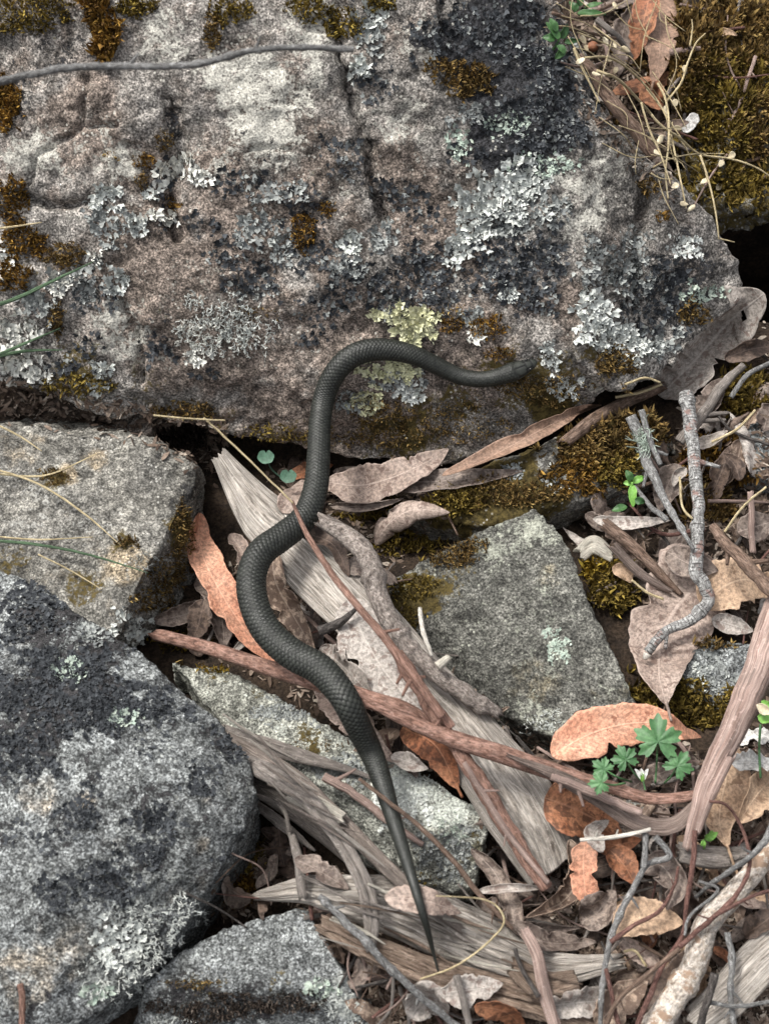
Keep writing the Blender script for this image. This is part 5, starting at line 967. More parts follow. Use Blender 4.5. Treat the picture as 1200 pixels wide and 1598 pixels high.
leaf([(735, 1325), (770, 1360), (795, 1410), (815, 1450), (905, 1448)], 52, 'leaf_grey', 'brown leaf curving around the dark hollow beside the slab', .9, ripple=.8, lift=[4, 8, 8, 6, 6])
leaf([(888, 1310), (905, 1355), (880, 1405), (820, 1432)], 66, 'leaf_mottled', 'curled mottled leaf wrapped around the end of the reddish stick', .95, ripple=.8, lift=[8, 14, 14, 8])
leaf([(745, 1392), (790, 1388), (850, 1384)], 22, 'leaf_pale', 'thin pale curl of leaf above the dark hollow', .8, lift=[18, 22, 24])
leaf([(912, 1312), (910, 1355), (914, 1408)], 44, 'leaf_orange', 'small peach-coloured leaf strip with dark spots', .2, ripple=.9, blunt=True, torn=.3)
leaf([(905, 1440), (930, 1425), (960, 1390)], 62, 'leaf_grey', 'olive-grey leaf below the peach-coloured strip', .3, ripple=.6)
leaf([(950, 1325), (970, 1345), (990, 1380)], 50, 'leaf_rust', 'crumpled reddish leaf left of the forked grey twig', .4, ripple=1.6)
leaf([(1000, 1360), (1030, 1350), (1052, 1385), (1040, 1420)], 56, 'leaf_grey', 'cupped grey leaf right of the forked grey twig', .6, ripple=.7)
leaf([(800, 1440), (850, 1470), (930, 1470)], 40, 'leaf_grey', 'long grey leaf below the curled mottled leaf', .4, ripple=.8)
leaf([(855, 1570), (900, 1565), (960, 1560)], 48, 'leaf_pale', 'silvery fibrous leaf at the bottom centre right', .3, ripple=.6, blunt=True)
leaf([(685, 1550), (735, 1545), (785, 1535)], 50, 'leaf_pale', 'pale papery leaf below the tail tip', .2, ripple=1.2, torn=.5)
leaf([(640, 1590), (665, 1560), (700, 1585)], 60, 'leaf_pale', 'pale spotted leaf at the bottom edge below the tail', .1)
leaf([(740, 1570), (790, 1580), (820, 1610)], 40, 'leaf_rust', 'rust leaf at the bottom edge', .3)
leaf([(600, 1400), (660, 1405), (720, 1425)], 46, 'leaf_pink', 'flat pinkish leaf lying on the log beside the tail', .1, ripple=.5)
leaf([(460, 1340), (500, 1360), (545, 1388)], 40, 'leaf_grey', 'mottled brown leaf beneath the curved root', .35, ripple=1.6, torn=.5)
leaf([(1010, 1580), (1050, 1530), (1090, 1470)], 50, 'leaf_dark', 'dark leaf left of the white branch at the bottom', .3)
leaf([(930, 1600), (970, 1560), (1010, 1530)], 60, 'leaf_mottled', 'brown leaf at the bottom edge left of the white branch', .3)
leaf([(1160, 1460), (1190, 1440), (1215, 1420)], 44, 'leaf_dark', 'dark leaf over the pale wood slab', .4)
leaf([(940, 1330), (925, 1300), (950, 1280)], 30, 'leaf_pale', 'small pale leaf under the rust-red leaf', .2)
# right side, around the ringed twig
leaf([(1028, 618), (1085, 560), (1138, 502), (1192, 458)], 100, 'leaf_pale', 'large pinkish grey leaf leaning on the right end of the boulder', .22, ripple=.6, blunt=True, lift=[12, 30, 38, 30], tilt=.22, hole=[(.8, .1, .12)], anchor=[(1028, 618), (1060, 575), (1110, 515), (1150, 470)])
leaf([(1090, 660), (1110, 620), (1125, 590)], 44, 'leaf_grey', 'crumpled grey leaf right of the ringed twig', .4, ripple=2)
leaf([(1075, 700), (1110, 690), (1135, 672)], 30, 'leaf_pale', 'small pale rolled leaf crossing behind the ringed twig', .6)
leaf([(1060, 725), (1040, 760), (1030, 800)], 50, 'leaf_grey', 'pale grey leaf beside the tiny green plant', .4, ripple=1)
leaf([(1070, 730), (1055, 745), (1050, 760)], 22, 'leaf_pale', 'narrow pale leaf edge beside the ringed twig', .7)
leaf([(1040, 860), (1075, 880), (1120, 890)], 50, 'leaf_grey', 'grey leaf left behind the lower ringed twig', .3, ripple=1.2)
leaf([(1150, 830), (1185, 820), (1215, 810)], 50, 'leaf_grey', 'grey-brown leaf at the right edge below the pale green rock', .3)
leaf([(925, 810), (975, 818), (1045, 812)], 26, 'leaf_pale', 'long narrow pale leaf above the brown bark strips', .5, ripple=.8)
leaf([(955, 885), (975, 895), (985, 910)], 26, 'leaf_tan', 'tiny tan leaf beside the white wood chip', .4)
leaf([(1130, 560), (1170, 545), (1215, 540)], 36, 'leaf_dark', 'dark brown leaf behind the large upright leaf', .5)
# top right
leaf([(1022, -30), (1030, 30), (1028, 90), (1018, 132)], 58, 'leaf_brown', 'broad tan leaf hanging at the top right', .15, ripple=.4, lift=[10, 14, 16, 8], stem=10)
leaf([(1015, -20), (1005, 30), (988, 95)], 46, 'leaf_rust', 'darker orange leaf half behind the hanging tan leaf', .3, ripple=.5, lift=[8, 10, 8])
leaf([(1005, 130), (1020, 150), (1030, 172)], 42, 'leaf_rust', 'crumpled reddish leaf below the hanging tan leaf', .3, ripple=1.5)
leaf([(1065, 205), (1078, 190), (1088, 178)], 20, 'leaf_white', 'bluish white scrap in the litter below the hanging leaf', .1, blunt=True)
leaf([(1035, 200), (1055, 195), (1075, 190)], 20, 'leaf_dark', 'small dark leaf beside the bluish white scrap', .4)
leaf([(925, 150), (945, 155), (960, 165)], 26, 'leaf_pale', 'small pale curled leaf under the dry stems', .4)
leaf([(1110, 60), (1130, 50), (1150, 55)], 14, 'leaf_tan', 'tiny tan leaf on the mossy bank', .4)

# ------------------------------------------------------------------ branches and bark under the snake
stick([(508, 815), (545, 840), (578, 878), (590, 925), (612, 975), (645, 1015), (690, 1058), (735, 1090), (776, 1112)], [13, 17, 17, 16, 15, 14, 14, 15, 9], 'bark_grey', 30, 16, 'grey_branch', 'knobbly grey branch between the plank and the speckled block', 'branch', knots=4, jag=1.2, rough=.16)
stick([(682, 1040), (690, 1034), (700, 1026)], [8, 7, 6], 'wood_pale', 4, 10, 'cut_stub', None, None, parent=bpy.data.objects['grey_branch'], lift=10, splat=False)
stick([(497, 985), (530, 972), (556, 950)], [8, 7, 3], 'twig_dark', 10, 10, 'twig', 'short dark twig lying across the plank', 'stick')
ribbon([(245, 990), (330, 1012), (420, 1042), (500, 1066), (580, 1092), (640, 1110), (690, 1140)], [10, 11, 12, 13, 15, 14, 6], 'bark_red', 'bark_strip', 'long reddish rolled bark strip passing under the snake', 'bark', curl=[1.7, 1.7, 1.6, 1.6, 1.4, 1.2, 1.0], stiff=60)
stick([(600, 990), (640, 1060), (690, 1130), (735, 1200), (790, 1290), (852, 1385)], [5, 9, 11, 14, 13, 11], 'bark_red', 60, 12, 'reddish_stick', 'reddish split stick running down the plank to the curled mottled leaf', 'stick', rough=.08)
stick([(625, 1015), (665, 1080), (705, 1135)], [3, 6, 7], 'bark_red', 30, 10, 'bark_splinter', 'short reddish splinter beside the reddish split stick', 'stick')
stick([(724, 1190), (770, 1265), (815, 1330), (855, 1378)], [4, 5, 5, 4], 'bark_pink', 40, 8, 'bark_splinter', 'thin pinkish strip along the lower reddish stick', 'stick')
ribbon([(560, 1090), (625, 1120), (700, 1150), (780, 1175), (860, 1200), (940, 1222), (1020, 1242), (1092, 1238)], [4, 10, 14, 15, 14, 11, 12, 8], 'bark_red', 'bark_strip', 'upper reddish brown bark strip ending at the thick branch', 'bark', curl=[1.6, 1.6, 1.5, 1.4, 1.2, 1.0, .8, .8], stiff=70, lift=[0, 0, 2, 4, 6, 6, 8, 6], twist=[0, 0, 0, 0, .2, .5, .7, .6])
ribbon([(800, 1182), (860, 1206), (930, 1240), (1000, 1280), (1050, 1284), (1086, 1252)], [3, 9, 13, 18, 18, 8], 'bark_sheet', 'bark_strip', 'lower dark bark sheet sagging below the green plant', 'bark', curl=[1.4, 1.3, 1.0, .7, .6, .5], stiff=50, lift=[2, 4, 6, 8, 8, 8], twist=[0, 0, .3, .6, .6, .5])
stick([(860, 1212), (930, 1240), (1000, 1268)], [6, 7, 6], 'bark_pink', 20, 10, 'twig', 'straight brown twig lying on the lower bark sheet', 'stick', lift=6)

# ------------------------------------------------------------------ the snake: one continuous scaled body
def snake():
    path = [(836, 565, 4.0), (832, 566.5, 7.0), (824, 570, 10), (813, 575, 13), (801, 580, 15.2), (784, 586, 13.2), (755, 592, 12), (720, 588, 12.4), (690, 575, 13), (650, 556, 14.5), (615, 547, 16.2), (580, 546, 17.5), (548, 557, 17.7), (522, 583, 17), (506, 620, 16.7), (499, 665, 16.7), (497, 715, 17.7), (492, 765, 19), (475, 808, 20.3), (440, 838, 21.2), (408, 862, 22), (393, 897, 22.6), (396, 940, 22.7), (417, 985, 23), (455, 1020, 23.6), (500, 1045, 23.6), (535, 1085, 22), (560, 1135, 20), (582, 1180, 17.6), (598, 1225, 15), (613, 1275, 12.4), (632, 1335, 9.6), (652, 1400, 7.2), (668, 1455, 4.9), (684, 1518, 1.0)]
    pts = catmull(path, 1.15); px, py, r = pts.T; n = len(pts); m = 132
    for _ in range(2): px, py, r = [np.concatenate([a_[:6], meanfilt(a_, 5)[6:-6], a_[-6:]]) for a_ in (px, py, r)]
    t = rest(px, py, r*.9, 10, .2, spread=r*.6); dt_ = .6*1.15*PXS
    for i in range(1, n): t[i] = min(t[i], t[i-1]+dt_)                 # the body bridges hollows instead of dropping into them
    for i in range(n-2, -1, -1): t[i] = min(t[i], t[i+1]+dt_)
    for _ in range(3): t = meanfilt(t, 13)
    C = at_depth(px, py, t); T, S, U = frames(C, px, py)
    Ls = np.concatenate([[0], np.cumsum(np.linalg.norm(np.diff(C, axis=0), axis=1))]); R = r*PXS*t
    th = np.linspace(0, 2*np.pi, m, endpoint=False); NC = 22
    spx = Ls/(PXS*t.mean())                                             # arc length in pixels
    head = 1-smooth(spx, 34, 46)
    # scale lattice
    Srow = np.concatenate([[0], np.cumsum(np.diff(Ls)/(R[1:]*2*np.pi/NC*1.16))])
    TH = ((th-np.pi/2)/(2*np.pi)*NC) % NC; SS, TT = np.meshgrid(Srow, TH, indexing='ij'); best = np.full(SS.shape, 9.); ds_b = np.zeros(SS.shape); idr = np.zeros(SS.shape)
    for dc in (-1, 0, 1):
        cc = np.floor(TT+.5)+dc; off = .5*(cc % 2)
        for k in (0, 1):
            ci = np.floor(SS-off)+k; ds = SS-off-ci; dt = TT-cc
            d = (np.abs(ds)/.66)**1.6+(np.abs(dt)/1.02)**1.6
            b_ = d < best; best = np.where(b_, d, best); ds_b = np.where(b_, ds, ds_b); idr = np.where(b_, _h((ci).astype(np.int64), (cc % NC).astype(np.int64), np.zeros(cc.shape, np.int64), 3), idr)
    sc = 1-smooth(best, .26, .78); hgt = sc*(1+.5*ds_b)
    # head shields: a few grooves instead of small scales
    up = np.abs(((th-np.pi/2+np.pi) % (2*np.pi))-np.pi)                  # 0 on top, pi below
    g1 = np.exp(-((up[None]*r[:, None])/1.5)**2)*(smooth(spx, 19, 22)*(1-smooth(spx, 40, 44)))[:, None]
    g2 = sum(np.exp(-(((spx-c_)[:, None]-w_*up[None]**2)/1.4)**2)*(up[None] < 1.3) for c_, w_ in ((9, 1.0), (20, 2.0), (42, -7.0)))
    g3 = np.exp(-((up[None]-.62)*r[:, None]/1.3)**2)*(smooth(spx, 8, 11)*(1-smooth(spx, 22, 26)))[:, None]
    g4 = np.exp(-((up[None]-1.95)*r[:, None]/1.3)**2)*(1-smooth(spx, 30, 36))[:, None]; g5 = np.exp(-((up[None]-1.15)*r[:, None]/1.3)**2)*(smooth(spx, 16, 20)*(1-smooth(spx, 38, 42)))[:, None]
    hd = 1-np.clip(g1+g2+g3+g4*1.2+g5, 0, 1)
    val = hgt*(1-head[:, None])+hd*head[:, None]*1.0; colv = sc*(1-head[:, None])+hd*head[:, None]
    idr = idr*(1-head[:, None])+1.5*head[:, None]
    amp = R*(.10*(1-head)+.06*head)*np.clip(r/12, .3, 1)
    flat = .93-.22*head
    ring = np.cos(th)[None, :, None]*S[:, None]+(flat[:, None]*np.sin(th)[None])[..., None]*U[:, None]
    belly = np.where(np.sin(th) < -.5, .94, 1.0)
    P = C[:, None]+ring*(R[:, None]*belly[None]+amp[:, None]*(val-.6))[..., None]
    V = np.vstack([P.reshape(-1, 3), C[:1]-T[:1]*R[0]*.5, C[-1:]+T[-1:]*R[-1]*2]); F = grid_faces(n, m, True).tolist(); a0, b0 = n*m, n*m+1
    for j in range(m): F.append([a0, (j+1) % m, j]); F.append([b0, (n-1)*m+j, (n-1)*m+(j+1) % m])
    ex = np.array([.8, .8]); o = link_mesh('snake', V, F, M['snake'], attrs={'scale': np.concatenate([colv.ravel(), ex]), 'rnd': np.concatenate([(idr*.5+.5).ravel(), ex*.6])}, label='slender dark olive-black snake climbing from the leaf litter onto the boulder', cat='snake')
    zsplat(P[::2, :m//2+1:2].reshape(-1, 3))
    i = int(np.argmin(np.abs(spx-15)))
    for sg in (-1, 1):
        e = C[i]+S[i]*sg*R[i]*.80+U[i]*R[i]*.46; bm = bmesh.new(); bmesh.ops.create_uvsphere(bm, u_segments=14, v_segments=10, radius=R[i]*.26)
        Ve = np.array([v.co[:] for v in bm.verts])+e; Fe = [[v.index for v in f.verts] for f in bm.faces]; bm.free(); link_mesh('eye', Ve, Fe, M['eye'], parent=o)
    return o
snake()

# ------------------------------------------------------------------ sticks lying over the snake and the litter
stick([(456, 782), (480, 835), (520, 898), (560, 948), (600, 995), (650, 1062), (690, 1118)], [2.5, 4.5, 5.5, 6, 7, 8, 7], 'bark_red', 60, 10, 'reddish_twig', 'straight reddish twig crossing over the snake', 'stick', rough=.06, wob=.2)
stick([(318, 652), (360, 690), (410, 738), (458, 786)], [1.6, 1.7, 1.6, 1.4], 'straw', 60, 6, 'dry_stalk', 'thin straw stalk leaning from the boulder to the snake', 'stalk', lift=[6, 12, 14, 8])
stick([(240, 648), (300, 654), (352, 656)], [1.5, 1.5, 1.2], 'straw', 30, 6, 'dry_stalk', 'short straw stalk lying across the gap under the boulder', 'stalk', lift=4)
stick([(655, 950), (660, 985), (674, 1024)], [3.5, 4, 2.5], 'twig_white', 10, 8, 'white_stick', 'short white stick on the left edge of the speckled block', 'stick', jag=.6)
stick([(560, 1215), (640, 1278), (700, 1335), (745, 1392), (800, 1450)], [2.9, 3.6, 4.3, 4.3, 2.9], 'bark_brown', 40, 10, 'twig', 'dark brown twig crossing the slab end behind the tail', 'stick')
stick([(656, 1528), (710, 1508), (760, 1472), (786, 1440), (776, 1415), (745, 1402), (680, 1398)], [1.3, 1.6, 1.6, 1.7, 1.5, 1.3, 1], 'straw', 12, 6, 'dry_stalk', 'curved yellow straw looping beside the tail tip', 'stalk', lift=[2, 6, 10, 12, 10, 6, 2])
stick([(498, 1398), (540, 1440), (590, 1490), (640, 1540), (700, 1590), (730, 1615)], [4.3, 6.5, 6.5, 5.8, 5.8, 5.0], 'twig_lichen', 30, 10, 'dark_twig', 'dark lichened twig slanting to the bottom edge', 'stick', knots=5)
stick([(712, 1522), (722, 1555), (735, 1612)], [6, 6, 5], 'wood_grey', 12, 10, 'pale_stick', 'short pale stick at the bottom below the tail', 'stick')
ribbon([(818, 1450), (838, 1490), (848, 1540), (868, 1610)], [9, 10, 11, 9], 'bark_pink', 'bark_strip', 'narrow upright bark strip at the bottom centre', 'bark', curl=.9, stiff=15, lift=4)
stick([(803, 1480), (815, 1515), (840, 1555)], [3.5, 3.5, 4], 'twig_dark', 12, 8, 'twig', 'thin dark twig left of the narrow bark strip', 'stick')
stick([(1215, 950), (1182, 1045), (1142, 1140), (1105, 1215), (1085, 1275), (1073, 1322)], [25, 23, 22, 19, 13, 9], 'bark_pink', 60, 20, 'bark_branch', 'thick pinkish brown branch at the right edge beside the green plant', 'branch', rough=.03, jag=.6, lift=6, wob=.5)
ribbon([(1140, 1180), (1110, 1240), (1088, 1300)], [7, 8, 5], 'bark_pink', 'bark_flake', None, None, curl=1.2, stiff=20, parent=bpy.data.objects['bark_branch'], lift=2)
stick([(1220, 1290), (1180, 1355), (1130, 1412), (1100, 1450), (1085, 1500), (1060, 1545), (1030, 1590), (1010, 1620)], [14, 16, 17, 18, 19, 19, 20, 22], 'bark_white', 40, 18, 'white_branch', 'thick flaking white branch in the lower right corner', 'branch', knots=2, rough=.12, lift=4)
tw = stick([(1022, 1306), (1045, 1336), (1008, 1352), (985, 1392), (962, 1438), (948, 1480), (942, 1520), (938, 1560), (936, 1612)], [5.0, 5.0, 4.7, 5.0, 5.4, 4.3, 4.3, 4.0, 3.6], 'twig_lichen', 14, 10, 'forked_twig', 'forked grey lichened twig running down the lower right litter', 'stick', knots=4, lift=8)
stick([(1007, 1300), (1007, 1330), (1004, 1354)], [4.5, 4.5, 5], 'twig_lichen', 8, 8, 'side_shoot', None, None, parent=tw, lift=8)
stick([(1084, 1296), (1080, 1350), (1072, 1410), (1064, 1462), (1030, 1515), (990, 1612)], [4.3, 4.3, 3.6, 3.6, 4.3, 5.0], 'twig_red', 20, 10, 'reddish_twig', 'reddish twig dropping from the thick branch to the bottom edge', 'stick', lift=10)
stick([(1106, 1250), (1135, 1258), (1160, 1300), (1168, 1350), (1150, 1395), (1110, 1432), (1060, 1478)], [2.5, 2.5, 2.9, 3.6, 4.0, 4.0, 4.3], 'twig_red', 10, 10, 'arched_twig', 'arched reddish twig over the tan leaf at the right', 'stick', lift=[4, 16, 20, 16, 12, 8, 6])
stick([(1215, 1385), (1160, 1405), (1110, 1432)], [2.9, 2.9, 2.9], 'twig_red', 20, 8, 'reddish_twig', 'short reddish twig lying on the white branch', 'stick', lift=4)
stick([(952, 1470), (985, 1446), (1030, 1420), (1052, 1380), (1058, 1352)], [4.3, 3.6, 3.2, 2.9, 2.2], 'twig_red', 16, 8, 'reddish_twig', 'bent reddish twig lying on the tan leaf', 'stick', lift=5)
stick([(945, 1512), (955, 1555), (968, 1615)], [3.6, 3.6, 4.3], 'twig_red', 16, 8, 'reddish_twig', 'dark reddish twig at the bottom edge beside the forked grey twig', 'stick', lift=6)
stick([(1210, 1262), (1195, 1310), (1165, 1340), (1125, 1368), (1085, 1400)], [5.8, 5.8, 4.3, 3.6, 2.9], 'twig_lichen', 16, 10, 'grey_twig', 'grey lichened twig at the right edge behind the arched twig', 'stick', knots=3, lift=4)
stick([(1090, 1375), (1120, 1390), (1075, 1430), (1068, 1460)], [2.1, 2.6, 2.6, 2.1], 'twig_lichen', 12, 8, 'grey_twig', 'short grey twig under the arched reddish twig', 'stick', lift=3)
stick([(1134, 1455), (1142, 1500), (1140, 1550), (1146, 1612)], [5.0, 5.0, 4.3, 4.3], 'twig_lichen', 20, 10, 'grey_twig', 'upright grey twig crossing the pale wood slab', 'stick', knots=3, lift=6)
stick([(1108, 1565), (1150, 1570), (1210, 1562)], [3.5, 3.5, 3], 'twig_lichen', 20, 8, 'grey_twig', 'thin pale twig crossing the bottom right corner', 'stick', lift=6)
stick([(1115, 1520), (1105, 1560), (1090, 1610)], [7, 6, 6], 'twig_dark', 12, 8, 'twig', 'dark twig between the white branch and the pale slab', 'stick', lift=3)
stick([(905, 1311), (960, 1306), (1015, 1294)], [3, 3.5, 3], 'twig_white', 20, 8, 'pale_twig', 'thin pale twig lying over the rust-red leaf', 'stick', lift=4)
stick([(1060, 1480), (1010, 1520), (965, 1560), (940, 1612)], [3.6, 3.6, 3.6, 4.3], 'bark_brown', 30, 10, 'twig', 'brown twig left of the white branch near the bottom', 'stick', lift=2)
stick([(973, 1485), (990, 1484), (1008, 1508)], [2, 2.2, 2], 'straw', 8, 6, 'dry_stalk', 'small curved straw in the dark hollow at the lower right', 'stalk', lift=8)
# right side
stick([(1060, 690), (1100, 640), (1130, 600), (1160, 570)], [9, 9, 8, 6], 'wood_grey', 20, 10, 'grey_stick', 'dark grey stick leaning behind the ringed twig', 'stick')
stick([(1069, 612), (1078, 680), (1084, 740), (1089, 800), (1090, 850), (1086, 888), (1098, 915), (1104, 942), (1078, 966), (1040, 985), (1010, 1018)], [10, 11, 10, 10, 9.5, 9.5, 11, 10, 9, 8, 7], 'twig_ring', 26, 14, 'ringed_twig', 'long grey ringed twig hanging down over the big pinkish leaf', 'stick', knots=3, lift=[6, 8, 10, 12, 12, 10, 10, 12, 12, 10, 6], rough=.1)
stick([(1010, 1020), (1008, 1024), (1006, 1028)], [6, 5.5, 4], 'twig_white', 2, 8, 'broken_tip', None, None, parent=bpy.data.objects['ringed_twig'], lift=8, splat=False)
stick([(983, 650), (1000, 690), (1015, 735), (1035, 780), (1060, 820), (1082, 858)], [9, 9, 8, 6, 4, 3], 'twig_lichen', 24, 10, 'lichened_twig', 'grey lichened twig with a pale beard tuft', 'stick', knots=3, lift=6)
stick([(1000, 640), (1010, 675), (1030, 725)], [5, 5, 4], 'twig_lichen', 16, 8, 'lichened_twig', 'short lichened twig beside the bearded one', 'stick', lift=4)
stick([(990, 760), (1015, 790), (1040, 812)], [3.5, 4, 5], 'twig_lichen', 10, 8, 'grey_twig', 'small grey twig below the tiny green plant', 'stick', lift=4)
stick([(1112, 822), (1145, 862), (1180, 900), (1215, 930)], [7, 10, 11, 11], 'bark_brown', 30, 12, 'brown_stick', 'brown stick pointing out of the right edge', 'stick', lift=6)
stick([(1170, 768), (1172, 815), (1174, 862)], [5, 5.5, 5], 'bark_pink', 16, 10, 'upright_stick', 'short upright pinkish stick at the right edge', 'stick', lift=8, jag=.5)
ribbon([(942, 815), (985, 850), (1025, 890), (1060, 925)], [10, 10, 8, 4], 'bark_brown', 'bark_strip', 'brown bark strip slanting above the big pinkish leaf', 'bark', curl=1.2, stiff=24, lift=4)
ribbon([(955, 850), (1000, 895), (1050, 925)], [7, 8, 4], 'bark_sheet', 'bark_strip', 'dark bark strip below the brown one', 'bark', curl=1.0, stiff=20)
stick([(985, 905), (1010, 925), (1035, 935)], [2, 2.2, 2], 'straw', 8, 6, 'dry_stalk', 'thin straw beside the dark bark strip', 'stalk', lift=4)
ribbon([(880, 690), (930, 652), (985, 622), (1035, 602)], [9, 11, 10, 8], 'bark_brown', 'bark_strip', 'brown bark piece wedged against the boulder foot', 'bark', curl=1.4, stiff=24, lift=2)
stick([(960, 620), (1000, 612), (1032, 600)], [2.4, 2.4, 2], 'straw', 14, 6, 'dry_stalk', 'straw stalk lying by the foot of the large upright leaf', 'stalk', lift=10)
stick([(975, 600), (1005, 590), (1030, 597)], [2, 2, 1.8], 'straw', 10, 6, 'dry_stalk', 'bent straw stalk above the other by the boulder foot', 'stalk', lift=6)
stick([(1140, 620), (1165, 585), (1215, 560)], [4, 4, 3.5], 'twig_lichen', 14, 8, 'grey_twig', 'thin grey twig on the moss at the right edge', 'stick', lift=5)
stick([(1130, 830), (1160, 790), (1195, 760)], [2, 2, 2], 'straw', 12, 6, 'dry_stalk', 'straw stalk below the pale green rock', 'stalk', lift=5)
stick([(1060, 745), (1064, 790), (1080, 810)], [2, 2, 2], 'straw', 10, 6, 'dry_stalk', 'bent straw stalk left of the ringed twig', 'stalk', lift=4)
stick([(1110, 690), (1150, 670), (1178, 640)], [2.2, 2.2, 2], 'straw', 10, 6, 'dry_stalk', 'straw stalk in front of the pale green rock', 'stalk', lift=5)
# top right
stick([(902, 88), (935, 130), (970, 180), (1000, 218), (1022, 245)], [7, 10, 11, 11, 9], 'bark_brown', 26, 12, 'brown_branch', 'dark brown branch beside the boulder under the dry stems', 'branch', lift=2)
stick([(1045, 82), (1070, 78), (1092, 76)], [5, 5, 4], 'bark_pink', 12, 8, 'twig', 'short pinkish twig behind the hanging tan leaf', 'stick', lift=3)
stick([(930, 30), (965, 60), (985, 90)], [5, 5, 4], 'wood_grey', 12, 8, 'grey_twig', 'pale grey twig left of the hanging orange leaf', 'stick', lift=3)
stick([(860, 20), (900, 28), (970, 0)], [3, 3.2, 3], 'bark_brown', 16, 8, 'twig', 'thin brown twig at the top above the green leaves', 'stick', lift=6)
stick([(870, 42), (920, 52), (960, 60)], [2.4, 2.4, 2], 'bark_brown', 16, 8, 'twig', 'second thin brown twig above the green leaves', 'stick', lift=6)
# the near twig hanging in front of the boulder; it comes from a shrub outside the frame on the left
stick([(-420, 420), (-300, 230), (-120, 150), (0, 127), (80, 110), (165, 103), (250, 104), (320, 98), (390, 80), (470, 74), (552, 77)], [8, 7.5, 7, 6.6, 6, 6.4, 5.6, 5.4, 5.2, 4.8, 4.2], 'twig_lichen', 10, 10, 'overhanging_twig', 'out-of-focus grey twig hanging across the top of the boulder', 'stick', knots=9, rough=.2, depths=[1.10, .92, .80, .76, .75, .75, .75, .75, .755, .76, .765], splat=False, wob=.35, stubs=3)

# ------------------------------------------------------------------ grass blades and small plants
def blade(path, r, mat, label, **k): return stick(path, r, mat, 20, 6, 'grass_blade', label, 'grass', flat=.35, splat=False, wob=.2, **k)
blade([(-30, 482), (20, 468), (80, 440), (147, 408)], [3.4, 3.2, 2.6, .8], 'grass_green', 'upper green grass blade at the left edge', lift=[14, 16, 18, 14])
blade([(-30, 565), (30, 540), (95, 512)], [2.6, 2.4, .8], 'grass_green', 'green grass blade pointing up over the white lichen', lift=[12, 12, 10])
blade([(-30, 562), (40, 548), (98, 546)], [3.2, 2.8, .8], 'grass_green', 'nearly level green grass blade over the white lichen', lift=[12, 14, 12])
blade([(-30, 842), (60, 850), (140, 866), (232, 894)], [2.4, 2.4, 2, .6], 'grass_green', 'long green grass blade over the flat-topped rock', lift=[16, 18, 18, 10])
blade([(-20, 728), (60, 755), (130, 800), (188, 850)], [1.8, 1.8, 1.6, .7], 'straw', 'straw grass blade crossing the top of the flat rock', lift=[10, 12, 10, 4])
blade([(-20, 738), (70, 742), (152, 708)], [1.8, 1.6, .7], 'straw', 'curved straw grass blade on the flat rock', lift=[8, 8, 6])
blade([(-20, 655), (30, 680), (66, 704)], [1.8, 1.6, .8], 'straw', 'short straw grass blade at the upper left of the flat rock', lift=[8, 8, 5])
blade([(-20, 836), (60, 842), (145, 838)], [1.5, 1.4, .6], 'straw', 'faint straw grass blade in the middle of the flat rock', lift=[8, 8, 6])
blade([(-20, 358), (20, 354), (66, 347)], [2, 1.8, .8], 'straw', 'short straw grass blade by the rust moss at the left edge', lift=8)
blade([(60, 865), (110, 890), (160, 920)], [1.2, 1.2, .6], 'straw', 'thin brown grass blade low on the flat rock', lift=4)
blade([(32, 1535), (36, 1560), (34, 1612)], [5, 5.5, 5], 'bark_red', 'reddish stem standing against the rounded boulder at the bottom left', lift=6)

def palmate(cx, cy, size, ang, mat, parent, lift, tiltx=0., tilty=0.):
    t = float(min(zlook(cx+size*a_, cy+size*b_) for a_ in (-.9, -.4, 0, .4, .9) for b_ in (-.9, -.4, 0, .4, .9)))-min(lift, 22)*PXS; O = at_depth(np.array(float(cx)), np.array(float(cy)), np.array(t)); Nn = unit(unit(-rays(np.array(float(cx)), np.array(float(cy))))*.7+np.array([tiltx, tilty-.1, .5])); X = unit(np.cross(np.array([0., 1, 0]), Nn)); Yv = np.cross(Nn, X)
    nphi, nr = 120, 6; V = [O-Nn*.0006]; ph = np.linspace(math.radians(-160), math.radians(160), nphi)
    lobes = np.radians([-125, -63, 0, 63, 125]); R0 = size*PXS*t
    rr = np.zeros(nphi)
    for k, l in enumerate(lobes):
        d = np.abs(ph-l); a_ = [.82, .95, 1.05, .95, .82][k]
        tooth = 1+.10*np.cos((ph-l)*16)*(d < .45)
        rr = np.maximum(rr, a_*np.clip(1-(d/.62)**2.4, 0, 1)**.55*tooth)
    rr = np.maximum(rr, .30)
    crease = np.min(np.abs(ph[:, None]-lobes[None]), 1)
    for q in range(1, nr+1):
        f = q/nr
        z = .10*f*rr*crease/.3*.6-.16*(f*rr)**2*.8+.03*np.sin(ph*9)*f
        V += list(O+np.outer(np.sin(ph+ang)*rr*f*R0, X)+np.outer(np.cos(ph+ang)*rr*f*R0, Yv)+np.outer(z*R0, Nn))
    F = []
    for j in range(nphi-1): F.append((0, 1+j, 2+j))
    for q in range(nr-1):
        for j in range(nphi-1): b_ = 1+q*nphi+j; F.append((b_, b_+nphi, b_+nphi+1, b_+1))
    V = np.array(V); k = len(V); V = np.vstack([V, V-Nn*.0003]); F = F+[tuple(i+k for i in f[::-1]) for f in F]
    return link_mesh('leaf_blade', V, F, M[mat], parent=parent, uv=np.zeros((2*k, 2)))
def base_at(x, y): return at_depth(np.array(float(x)), np.array(float(y)), np.array(float(zlook(x, y))))
def stalk(parent, path, r, mat='green_mid', lifts=(0, 10)): return stick(path, r, mat, 2, 7, 'stem', None, None, parent=parent, splat=False, lift=list(lifts), wob=0, rough=.03)
ge = empty('geranium_plant', base_at(1012, 1215), 'small green plant with lobed leaves in front of the orange leaf', 'plant')
